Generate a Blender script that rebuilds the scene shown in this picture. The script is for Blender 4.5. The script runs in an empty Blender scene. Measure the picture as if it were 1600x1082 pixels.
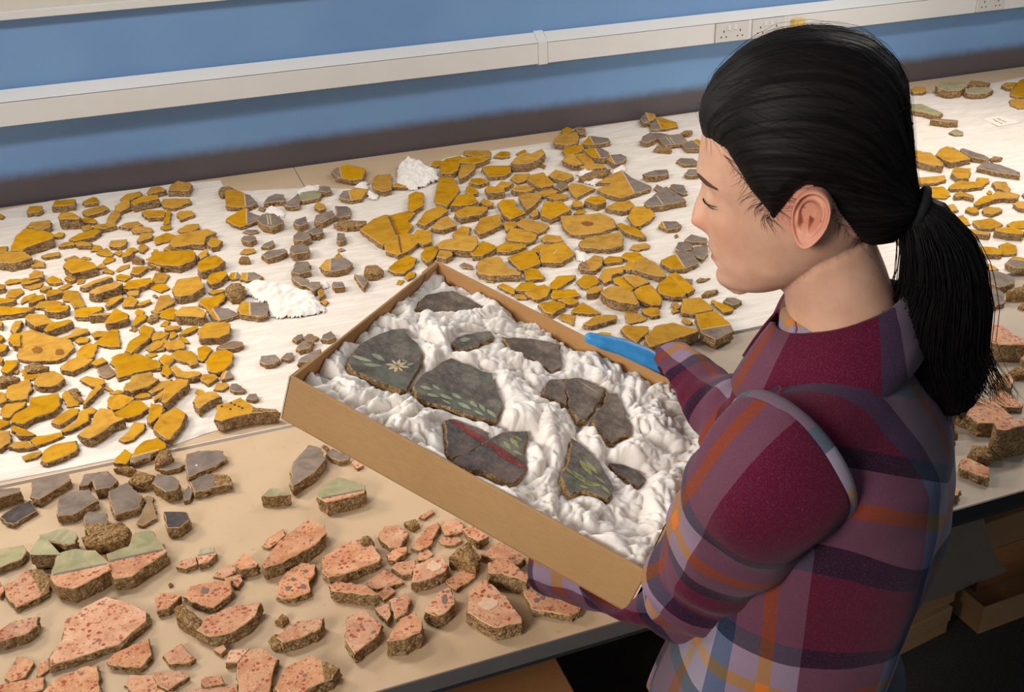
import bpy, bmesh, math, random, time
import numpy as np
from mathutils import Vector, Matrix, noise
PI = math.pi
SC = bpy.context.scene
COL = SC.collection

# ------------------------------------------------------------------ camera
PITCH, ROLL, YAW, FPX = math.radians(28.0), math.radians(-2.23), math.radians(18.8), 1600.0
CAM = Vector((0, 0, 1.89))
_fw = Vector((math.sin(YAW)*math.cos(PITCH), math.cos(YAW)*math.cos(PITCH), -math.sin(PITCH)))
_rt = Vector((math.cos(YAW), -math.sin(YAW), 0)); _up = _rt.cross(_fw)
RT = _rt*math.cos(ROLL) + _up*math.sin(ROLL)
UP = -_rt*math.sin(ROLL) + _up*math.cos(ROLL)
FW = _fw
cd = bpy.data.cameras.new('camera'); cam = bpy.data.objects.new('camera', cd); COL.objects.link(cam)
m3 = Matrix((RT, UP, -FW)).transposed()
cam.matrix_world = Matrix.Translation(CAM) @ m3.to_4x4()
cd.sensor_width = 36; cd.sensor_fit = 'HORIZONTAL'; cd.lens = 36*FPX/1600; cd.clip_start = .05; cd.clip_end = 60
SC.camera = cam

# ------------------------------------------------------------------ light and exposure
SC.view_settings.view_transform = 'Standard'
SC.view_settings.look = 'None'
SC.view_settings.exposure = 0.0
SC.view_settings.gamma = 1.0
SC.view_settings.use_curve_mapping = False
W = bpy.data.worlds.new('room_ambient'); SC.world = W; W.use_nodes = True
W.node_tree.nodes['Background'].inputs[0].default_value = (.80, .88, 1.0, 1)
W.node_tree.nodes['Background'].inputs[1].default_value = 0.22

def area(name, loc, aim, sx, sy, power, color, spread=180):
    l = bpy.data.lights.new(name, 'AREA'); l.shape = 'RECTANGLE'; l.size = sx; l.size_y = sy
    l.energy = power; l.color = color; l.spread = math.radians(spread)
    o = bpy.data.objects.new(name, l); COL.objects.link(o); o.location = loc
    o.rotation_euler = (Vector(aim)-Vector(loc)).to_track_quat('-Z', 'Y').to_euler()
    return o
area('ceiling_light_a', (-.6, 2.4, 2.75), (-.6, 2.4, 0), 1.2, .3, 26, (1, .965, .93))
area('ceiling_light_b', (2.5, 2.2, 2.75), (2.5, 2.2, 0), 1.2, .3, 26, (1, .965, .93))
area('softbox_left', (-1.25, 2.75, 1.95), (.35, 1.95, .74), .5, .5, 11, (1, .89, .76), 120)
area('softbox_right', (3.3, 3.05, 2.15), (2.0, 2.2, .74), .6, .6, 8.5, (1, .88, .76), 120)
area('front_fill', (-1.7, -.25, 2.3), (.52, 1.0, 1.22), .9, .9, 9.2, (1, .93, .86), 62)  # unseen fill light added on the camera side to brighten tray front and face

# ------------------------------------------------------------------ pixel rays (photo taken as 1600 x 1082)
def ray(x, y): return FW + RT*((x-800)/FPX) + UP*((541-y)/FPX)
def at(x, y, d): return CAM + ray(x, y)*d
def onz(x, y, z):
    v = ray(x, y); return CAM + v*((z-CAM.z)/v.z)
def ony(x, y, Y):
    v = ray(x, y); return CAM + v*((Y-CAM.y)/v.y)
def onplane(x, y, p, n):
    v = ray(x, y); return CAM + v*((p-CAM).dot(n)/v.dot(n))

# ------------------------------------------------------------------ scene helpers
def tag(o, label=None, cat=None, group=None, kind=None):
    if label: o['label'] = label
    if cat: o['category'] = cat
    if group: o['group'] = group
    if kind: o['kind'] = kind
    return o
def link(name, me, mats=(), parent=None, smooth=False):
    o = bpy.data.objects.new(name, me); COL.objects.link(o)
    for m in mats: me.materials.append(m)
    if parent: o.parent = parent
    if smooth:
        me.polygons.foreach_set('use_smooth', [True]*len(me.polygons))
    return o
def mesh(name, verts, faces, mats=(), parent=None, smooth=False):
    me = bpy.data.meshes.new(name); me.from_pydata([tuple(v) for v in verts], [], faces); me.update()
    return link(name, me, mats, parent, smooth)
def empty(name, loc=(0, 0, 0)):
    o = bpy.data.objects.new(name, None); COL.objects.link(o); o.location = loc; o.empty_display_size = .05
    return o
def bm_obj(name, bm, mats=(), parent=None, smooth=False):
    me = bpy.data.meshes.new(name); bm.to_mesh(me); bm.free()
    return link(name, me, mats, parent, smooth)
def add_box(bm, lo, hi, M=None, bevel=0, mi=0):
    r = bmesh.ops.create_cube(bm, size=1)
    vs = r['verts']
    for v in vs:
        v.co = Vector(((v.co.x+.5)*(hi[0]-lo[0])+lo[0], (v.co.y+.5)*(hi[1]-lo[1])+lo[1], (v.co.z+.5)*(hi[2]-lo[2])+lo[2]))
    fs = list({f for v in vs for f in v.link_faces})
    for f in fs: f.material_index = mi
    if bevel:
        es = list({e for v in vs for e in v.link_edges})
        rr = bmesh.ops.bevel(bm, geom=es, offset=bevel, segments=2, affect='EDGES', profile=.5)
        vs = list({v for f in rr['faces'] for v in f.verts} | {v for v in vs if v.is_valid})
    if M is not None:
        for v in vs: v.co = M @ v.co
    return vs
def box(name, lo, hi, mat, parent=None, bevel=.002, M=None):
    bm = bmesh.new(); add_box(bm, lo, hi, M, bevel)
    return bm_obj(name, bm, [mat], parent)
def prism(name, poly, t0, t1, axis, mats, parent=None):
    """poly of (a,b) extruded along axis from t0 to t1"""
    n = len(poly)
    f = {'x': lambda p, t: (t, p[0], p[1]), 'y': lambda p, t: (p[0], t, p[1]), 'z': lambda p, t: (p[0], p[1], t)}[axis]
    v = [f(p, t0) for p in poly] + [f(p, t1) for p in poly]
    fs = [tuple(range(n))[::-1], tuple(range(n, 2*n))] + [(i, (i+1) % n, n+(i+1) % n, n+i) for i in range(n)]
    o = mesh(name, v, fs, mats, parent)
    bm = bmesh.new(); bm.from_mesh(o.data); bmesh.ops.recalc_face_normals(bm, faces=bm.faces); bm.to_mesh(o.data); bm.free()
    return o

def to_mesh(o):
    """replace a curve object by a mesh object of the same name, parent and place"""
    dg = bpy.context.evaluated_depsgraph_get(); me = bpy.data.meshes.new_from_object(o.evaluated_get(dg)); nm = o.name; c = o.data
    par, inv, mw = o.parent, o.matrix_parent_inverse.copy(), o.matrix_basis.copy()
    bpy.data.objects.remove(o); bpy.data.curves.remove(c); me.name = nm
    n = bpy.data.objects.new(nm, me); COL.objects.link(n); n.matrix_basis = mw
    if par: n.parent = par; n.matrix_parent_inverse = inv
    return n
# ------------------------------------------------------------------ materials
def srgb(r, g, b):
    f = lambda c: (c/255/12.92) if c/255 <= .04045 else ((c/255+.055)/1.055)**2.4
    return (f(r), f(g), f(b), 1)
class NT:
    def __init__(s, name, rough=.8, spec=.3):
        s.m = bpy.data.materials.new(name); s.m.use_nodes = True
        s.t = s.m.node_tree; s.n = s.t.nodes; s.l = s.t.links
        s.b = s.n['Principled BSDF']; s.b.inputs['Roughness'].default_value = rough
        s.b.inputs['Specular IOR Level'].default_value = spec
    def node(s, typ, **kw):
        n = s.n.new(typ)
        for k, v in kw.items():
            if hasattr(n, k) and k not in n.inputs: setattr(n, k, v)
            else: n.inputs[k].default_value = v
        return n
    def lk(s, a, b): s.l.new(a, b)
    def coord(s, out='Object', scale=None):
        c = s.node('ShaderNodeTexCoord').outputs[out]
        if scale is None: return c
        mp = s.node('ShaderNodeMapping'); mp.inputs['Scale'].default_value = scale; s.lk(c, mp.inputs[0]); return mp.outputs[0]
    def noise(s, vec, scale, detail=4, rough=.55, out=0, dist=0):
        n = s.node('ShaderNodeTexNoise'); n.inputs['Scale'].default_value = scale; n.inputs['Detail'].default_value = detail
        n.inputs['Roughness'].default_value = rough; n.inputs['Distortion'].default_value = dist
        if vec is not None: s.lk(vec, n.inputs['Vector'])
        return n.outputs[out]
    def voro(s, vec, scale, feature='F1', out='Distance', rnd=1):
        n = s.node('ShaderNodeTexVoronoi'); n.feature = feature; n.inputs['Scale'].default_value = scale; n.inputs['Randomness'].default_value = rnd
        if vec is not None: s.lk(vec, n.inputs['Vector'])
        return n.outputs[out]
    def ramp(s, fac, stops, interp='LINEAR'):
        r = s.node('ShaderNodeValToRGB'); e = r.color_ramp.elements; r.color_ramp.interpolation = interp
        while len(e) < len(stops): e.new(.5)
        for i, (p, c) in enumerate(stops):
            e[i].position = p; e[i].color = c if len(c) == 4 else (*c, 1)
        s.lk(fac, r.inputs[0]); return r.outputs[0]
    def mix(s, fac, a, b, mode='MIX'):
        n = s.node('ShaderNodeMix'); n.data_type = 'RGBA'; n.blend_type = mode
        for v, i in ((fac, 0), (a, 6), (b, 7)):
            if hasattr(v, 'links'): s.lk(v, n.inputs[i])
            else: n.inputs[i].default_value = v
        return n.outputs[2]
    def math(s, op, a, b=0.0):
        n = s.node('ShaderNodeMath'); n.operation = op
        for v, i in ((a, 0), (b, 1)):
            if hasattr(v, 'links'): s.lk(v, n.inputs[i])
            else: n.inputs[i].default_value = v
        return n.outputs[0]
    def bump(s, h, strength=.3, dist=.002):
        n = s.node('ShaderNodeBump'); n.inputs['Strength'].default_value = strength; n.inputs['Distance'].default_value = dist
        s.lk(h, n.inputs['Height']); s.lk(n.outputs[0], s.b.inputs['Normal']); return n
    def color(s, c):
        if hasattr(c, 'links'): s.lk(c, s.b.inputs['Base Color'])
        else: s.b.inputs['Base Color'].default_value = c
        return s
def plain(name, c, rough=.7, spec=.3, var=.06, scale=30, bump=0):
    t = NT(name, rough, spec); nz = t.noise(t.coord(), scale, 5)
    lo = tuple(x*(1-var) for x in c[:3]); hi = tuple(min(1, x*(1+var)) for x in c[:3])
    t.color(t.ramp(nz, [(.3, lo), (.7, hi)]))
    if bump: t.bump(nz, bump, .002)
    return t.m

# ------------------------------------------------------------------ the room
WALL_Y = 3.675
def mat_wall():
    t = NT('wall_paint', .42, .4)
    g = t.node('ShaderNodeNewGeometry').outputs['Position']
    sep = t.node('ShaderNodeSeparateXYZ'); t.lk(g, sep.inputs[0])
    n1 = t.noise(g, 1.3, 3); n2 = t.noise(g, 22, 5)
    blue = t.ramp(n1, [(.3, srgb(114, 150, 200)), (.7, srgb(124, 164, 206))])
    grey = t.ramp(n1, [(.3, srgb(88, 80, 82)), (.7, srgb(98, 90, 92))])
    # lower band is grey-brown, blending softly into the blue above
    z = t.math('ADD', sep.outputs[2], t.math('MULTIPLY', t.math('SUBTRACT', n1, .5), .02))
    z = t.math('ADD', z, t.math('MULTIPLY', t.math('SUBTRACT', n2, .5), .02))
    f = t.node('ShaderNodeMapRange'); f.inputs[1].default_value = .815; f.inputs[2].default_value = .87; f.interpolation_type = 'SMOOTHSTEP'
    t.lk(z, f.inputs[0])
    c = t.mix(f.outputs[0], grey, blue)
    vs = t.voro(g, 6.0); sp = t.ramp(vs, [(.012, (1, 1, 1)), (.03, (0, 0, 0))])
    c = t.mix(t.math('MULTIPLY', sp, .35), c, srgb(60, 66, 80))
    t.color(c); t.bump(n2, .05, .003); return t.m
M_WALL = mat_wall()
M_WHITEP = plain('white_pvc', srgb(226, 224, 220), .28, .5, .02, 8)
M_CREAM = plain('cream_panel', srgb(218, 212, 200), .5, .4, .03, 6)
M_SCREWDARK = plain('dark_slot', srgb(40, 38, 38), .6)
def mat_carpet():
    t = NT('carpet', .95, .1); c = t.coord('Object'); n = t.noise(c, 260, 3); n2 = t.noise(c, 3, 3)
    t.color(t.mix(.35, t.ramp(n, [(.3, srgb(44, 41, 38)), (.7, srgb(92, 87, 80))]), t.ramp(n2, [(.3, srgb(58, 54, 50)), (.7, srgb(72, 67, 62))])))
    t.bump(n, .7, .006); return t.m
fl = mesh('floor', [(-9, -6, 0), (12, -6, 0), (12, WALL_Y+.1, 0), (-9, WALL_Y+.1, 0), (-9, -6, -.1), (12, -6, -.1), (12, WALL_Y+.1, -.1), (-9, WALL_Y+.1, -.1)],
          [(0, 1, 2, 3), (7, 6, 5, 4), (0, 4, 5, 1), (1, 5, 6, 2), (2, 6, 7, 3), (3, 7, 4, 0)], [mat_carpet()])
tag(fl, kind='structure')
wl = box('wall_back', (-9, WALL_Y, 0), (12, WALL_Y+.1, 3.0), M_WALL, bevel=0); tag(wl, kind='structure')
# cream board with a white bottom rail, upper left on the wall
zt = ony(150, 18, WALL_Y-.02).z
pr = prism('trim_1', [(WALL_Y-.028, zt), (WALL_Y-.028, zt+.022), (WALL_Y, zt+.026), (WALL_Y, zt-.004)], -9, 12, 'x', [M_WHITEP]); tag(pr, kind='structure')
pb = box('trim_2', (-9, WALL_Y-.016, zt+.02), (12, WALL_Y-.001, zt+1.2), M_CREAM, bevel=.002); tag(pb, kind='structure')

# cable trunking along the wall
TY = WALL_Y-.052
zb = ony(400, 152, TY).z; zc = ony(400, 116, TY).z; ztop = ony(400, 97.5, WALL_Y).z
PROF = [(TY, zb), (TY, zc), (WALL_Y-.012, ztop), (WALL_Y-.001, ztop+.004), (WALL_Y-.001, zb-.002), (TY+.004, zb-.002)]
trk = empty('cable_trunking', (1.3, WALL_Y, zb)); tag(trk, 'long white plastic cable trunking with sockets running along the blue wall', 'trunking')
def at_tr(o): o.parent = trk; o.matrix_parent_inverse = Matrix.Translation(-Vector(trk.location)); return o
xj = ony(848, 76, TY).x; xs = [ony(x, 48, TY).x for x in (1117, 1174, 1229)]; xr = ony(1525, 8, TY).x; xr2 = ony(1581, 2, TY).x
def seg(name, x0, x1, grow=0, mat=M_WHITEP):
    p = [(y-grow if i < 2 else y, z+(grow if i in (1, 2, 3) else -grow)) for i, (y, z) in enumerate(PROF)]
    o = at_tr(prism(name, p, x0, x1, 'x', [mat]))
    bm = bmesh.new(); bm.from_mesh(o.data); bmesh.ops.bevel(bm, geom=bm.edges, offset=.0015, segments=2, affect='EDGES'); bm.to_mesh(o.data); bm.free()
    return o
seg('back_channel', -4, 7, -.003)
def lid(x0, x1, name='cover'):
    bm = bmesh.new(); add_box(bm, (x0, TY-.003, zb+.001), (x1, TY+.01, zc-.0025), bevel=.001); return at_tr(bm_obj(name, bm, [M_WHITEP]))
def toplid(x0, x1):
    return at_tr(prism('top_cover', [(TY-.003, zc), (WALL_Y-.012, ztop+.002), (WALL_Y-.012, ztop-.004), (TY+.006, zc-.002)], x0, x1, 'x', [M_WHITEP]))
toplid(-4, xj-.02); toplid(xj+.02, 7); seg('joint_cover', xj-.019, xj+.019, .003)
lid(-4, xj-.02); lid(xj+.02, xs[0]-.002); lid(xs[2]+.16, xr-.002); lid(xr+.181, 7)
M_SOCK = plain('socket_ivory', srgb(212, 208, 202), .35, .5, .02)
M_YELLOW = plain('aged_yellow_plastic', srgb(222, 190, 110), .45, .4, .08)
def socket(x0, x1):
    w, h = .146, zc-zb-.006
    bm = bmesh.new(); add_box(bm, (x0+.001, TY-.008, zb+.002), (x0+w, TY+.004, zc-.003), bevel=.002)
    s = at_tr(bm_obj('socket_plate', bm, [M_SOCK]))
    lid(x0+w+.001, x1-.001, 'filler')
    zm = (zb+zc)/2
    for sx in (.0365, .1095):
        bm = bmesh.new()
        for dx, dz, a, b in ((0, .004, .002, .004), (-.011, -.017, .003, .002), (.011, -.017, .003, .002)):
            add_box(bm, (x0+sx+dx-a, TY-.0088, zm+dz-b), (x0+sx+dx+a, TY-.0075, zm+dz+b))
        o = bm_obj('pin_holes', bm, [M_SCREWDARK]); o.parent = s
        sw = .0365+.0225 if sx < .07 else .1095-.0225
        bm = bmesh.new(); add_box(bm, (x0+sw-.006, TY-.0115, zm+.008), (x0+sw+.006, TY-.007, zm+.026), bevel=.0015)
        o = bm_obj('switch', bm, [M_WHITEP]); o.parent = s
print('SOCK', xs, xr, xr2, zb, zc, ztop)
socket(xs[0], xs[1]); socket(xs[1], xs[2]); socket(xr, xr+.18)
lid(xs[2], xs[2]+.16)
bm = bmesh.new(); add_box(bm, (xs[2]+.012, TY-.034, zb+.028), (xs[2]+.062, TY-.003, zc-.014), bevel=.004)
add_box(bm, (xs[2]+.026, TY-.040, zb+.036), (xs[2]+.052, TY-.033, zc-.022), bevel=.002)
at_tr(bm_obj('yellowed_outlet', bm, [M_YELLOW]))['label'] = 'yellowed plastic outlet'

# ------------------------------------------------------------------ tables
def mat_hardboard(name, c0, c1):
    t = NT(name, .62, .3); c = t.coord('Object')
    w = t.node('ShaderNodeTexWave'); w.inputs['Scale'].default_value = 260; w.inputs['Distortion'].default_value = 1.5; t.lk(c, w.inputs[0])
    mp = t.node('ShaderNodeMapping'); mp.inputs['Rotation'].default_value = (0, 0, PI/2); t.lk(c, mp.inputs[0])
    w2 = t.node('ShaderNodeTexWave'); w2.inputs['Scale'].default_value = 260; w2.inputs['Distortion'].default_value = 1.5; t.lk(mp.outputs[0], w2.inputs[0])
    wv = t.math('ADD', w.outputs[1], w2.outputs[1])
    n = t.noise(c, 5, 5); n2 = t.noise(c, 60, 6, .7)
    col = t.ramp(n, [(.3, c0), (.7, c1)])
    col = t.mix(t.ramp(n2, [(.62, (0, 0, 0)), (.75, (.5, .5, .5))]), col, srgb(150, 118, 84))
    col = t.mix(.06, col, wv, 'MULTIPLY')
    t.color(col); t.bump(wv, .06, .001); return t.m
M_HB = mat_hardboard('tan_hardboard', srgb(196, 168, 134), srgb(206, 179, 146))
M_HB2 = mat_hardboard('greige_hardboard', srgb(172, 154, 134), srgb(182, 164, 144))
M_TRIM = plain('grey_edge_trim', srgb(98, 94, 92), .4, .4, .04)
M_EDGEW = plain('white_table_edge', srgb(240, 232, 222), .5, .4, .02)
M_LEG = plain('steel_leg', srgb(60, 60, 62), .4, .5, .05)
Z1, Z2 = .740, .7435       # front tables, rear table
SEAM = 1.897
def table(name, label, x0, x1, y0, y1, z, mtop, medge, legs, joints=()):
    t = empty(name, ((x0+x1)/2, (y0+y1)/2, 0)); tag(t, label, 'table')
    inv = Matrix.Translation(-Vector(t.location))
    def P(o): o.parent = t; o.matrix_parent_inverse = inv; return o
    if joints:
        xsj = [x0]+list(joints)+[x1]
        for a, b in zip(xsj[:-1], xsj[1:]): P(box('tabletop', (a+.0012, y0+.003, z-.018), (b-.0012, y1-.003, z), mtop, bevel=.001))
    else: P(box('tabletop', (x0+.003, y0+.003, z-.018), (x1-.003, y1-.003, z), mtop, bevel=.001))
    P(box('edge_trim', (x0, y0, z-.030), (x1, y0+.0028, z-.0004), medge, bevel=.0008))
    P(box('apron', (x0+.03, y0+.03, z-.07), (x1-.03, y1-.03, z-.019), M_LEG, bevel=.002))
    for lx, ly in legs: P(box('leg', (lx-.02, ly-.02, 0), (lx+.02, ly+.02, z-.07), M_LEG, bevel=.003))
    return t
YF1, YF2 = 1.106, 1.137
XJ = onz(1330, 860, Z1).x
ft = table('front_table', 'tan board-topped table with grey edge trim nearest the camera', -2.2, XJ-.002, YF1, SEAM-.004, Z1, M_HB, M_TRIM, [(-2.1, YF1+.08), (XJ-.12, YF1+.08), (-2.1, SEAM-.1), (XJ-.12, SEAM-.1)])
ft2 = table('side_table', 'grey-beige table behind the ponytail carrying thick pink lumps', XJ+.002, 3.6, YF2, SEAM-.004, Z1, M_HB2, plain('dark_edge_trim', srgb(52, 48, 48), .4), [(XJ+.15, YF2+.5), (3.5, YF2+.08), (3.5, SEAM-.1)])
xjn = onz(467, 276, Z2).x
rt = table('rear_table', 'long rear table against the blue wall covered with white paper', -2.4, 6.0, SEAM, WALL_Y-.012, Z2, M_HB, M_EDGEW, [(-2.3, SEAM+.08), (5.9, SEAM+.08), (-2.3, WALL_Y-.1), (5.9, WALL_Y-.1), (1.8, SEAM+.5)], joints=(xjn,))

# white paper laid over the rear table
def mat_paper(name, c0, c1, bump=.25):
    t = NT(name, .75, .25); c = t.coord('Object'); n = t.noise(c, 9, 6, .6); n3 = t.noise(c, 70, 4, .6)
    mp = t.coord('Object', (8, 40, 8)); n2 = t.noise(mp, 1.2, 5, .6, dist=1.0)
    col = t.ramp(n2, [(.35, c0), (.65, c1)])
    dirt = t.ramp(n3, [(.60, (0, 0, 0)), (.76, (.45, .45, .45))])
    dirt = t.math('MULTIPLY', dirt, t.ramp(n, [(.45, (0, 0, 0)), (.62, (1, 1, 1))]))
    col = t.mix(dirt, col, srgb(206, 160, 96))
    t.color(col); t.bump(t.math('ADD', n2, t.math('MULTIPLY', n, .8)), bump, .006); return t.m
M_PAPER = mat_paper('table_paper', srgb(222, 210, 196), srgb(238, 228, 216), .7)
def pip(p, poly):
    x, y = p; c = False; j = len(poly)-1
    for i in range(len(poly)):
        xi, yi = poly[i]; xj_, yj = poly[j]
        if (yi > y) != (yj > y) and x < (xj_-xi)*(y-yi)/(yj-yi)+xi: c = not c
        j = i
    return c
edge_px = [(-500, 372), (0, 329), (180, 296), (345, 282), (352, 300), (470, 294), (560, 296), (640, 272), (700, 246), (800, 231), (870, 221), (905, 203), (960, 194), (1100, 174), (1250, 158),
           (1420, 150), (1500, 142), (1580, 124), (1640, 114), (1900, 88), (1900, 378), (1700, 410), (1600, 428), (1470, 452), (1300, 489), (1196, 509), (1120, 528), (1000, 554), (520, 640), (452, 640), (420, 652), (330, 676), (262, 700), (238, 706), (120, 730), (0, 754), (-500, 860)]
poly = [tuple(onz(x, y, Z2)[:2]) for x, y in edge_px]
def paper():
    xs_ = np.arange(-1.6, 5.6, .022); ys_ = np.arange(SEAM-.002, WALL_Y-.012, .016)
    idx = {}; V = []; F = []
    inn = {(i, j): pip((x, y), poly) for i, x in enumerate(xs_) for j, y in enumerate(ys_)}
    def near(x, y):
        best = (9, x, y)
        for k in range(len(poly)):
            ax, ay = poly[k-1]; bx, by = poly[k]; dx, dy = bx-ax, by-ay; L = dx*dx+dy*dy
            t = max(0, min(1, ((x-ax)*dx+(y-ay)*dy)/L)) if L else 0
            d = math.hypot(x-ax-dx*t, y-ay-dy*t)
            if d < best[0]: best = (d, ax+dx*t, ay+dy*t)
        return best[1], best[2]
    def vert(i, j):
        if (i, j) not in idx:
            x, y = xs_[i], ys_[j]
            p = Vector((x*1.6, y*7, 0)); h = abs(noise.noise(p*1.3+Vector((noise.noise(p*.7)*1.5, 0, 3))))
            q = Vector((x*9, y*9, 5)); h2 = 1-abs(noise.noise(q))*2
            z = Z2+.0006+max(0, .0065*(.30-h))+.0014*max(0, h2)
            if not inn[i, j]: x, y = near(x, y); z = Z2+.0008
            idx[i, j] = len(V); V.append((x, y, z))
        return idx[i, j]
    for i in range(len(xs_)-1):
        for j in range(len(ys_)-1):
            q = [(i, j), (i+1, j), (i+1, j+1), (i, j+1)]
            if sum(inn[k] for k in q) >= 1: F.append(tuple(vert(*k) for k in q))
    o = mesh('paper_sheet', V, F, [M_PAPER], smooth=True)
    tag(o, 'wide white paper sheet spread over the rear table under the mustard fragments', 'paper')
paper()
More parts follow.
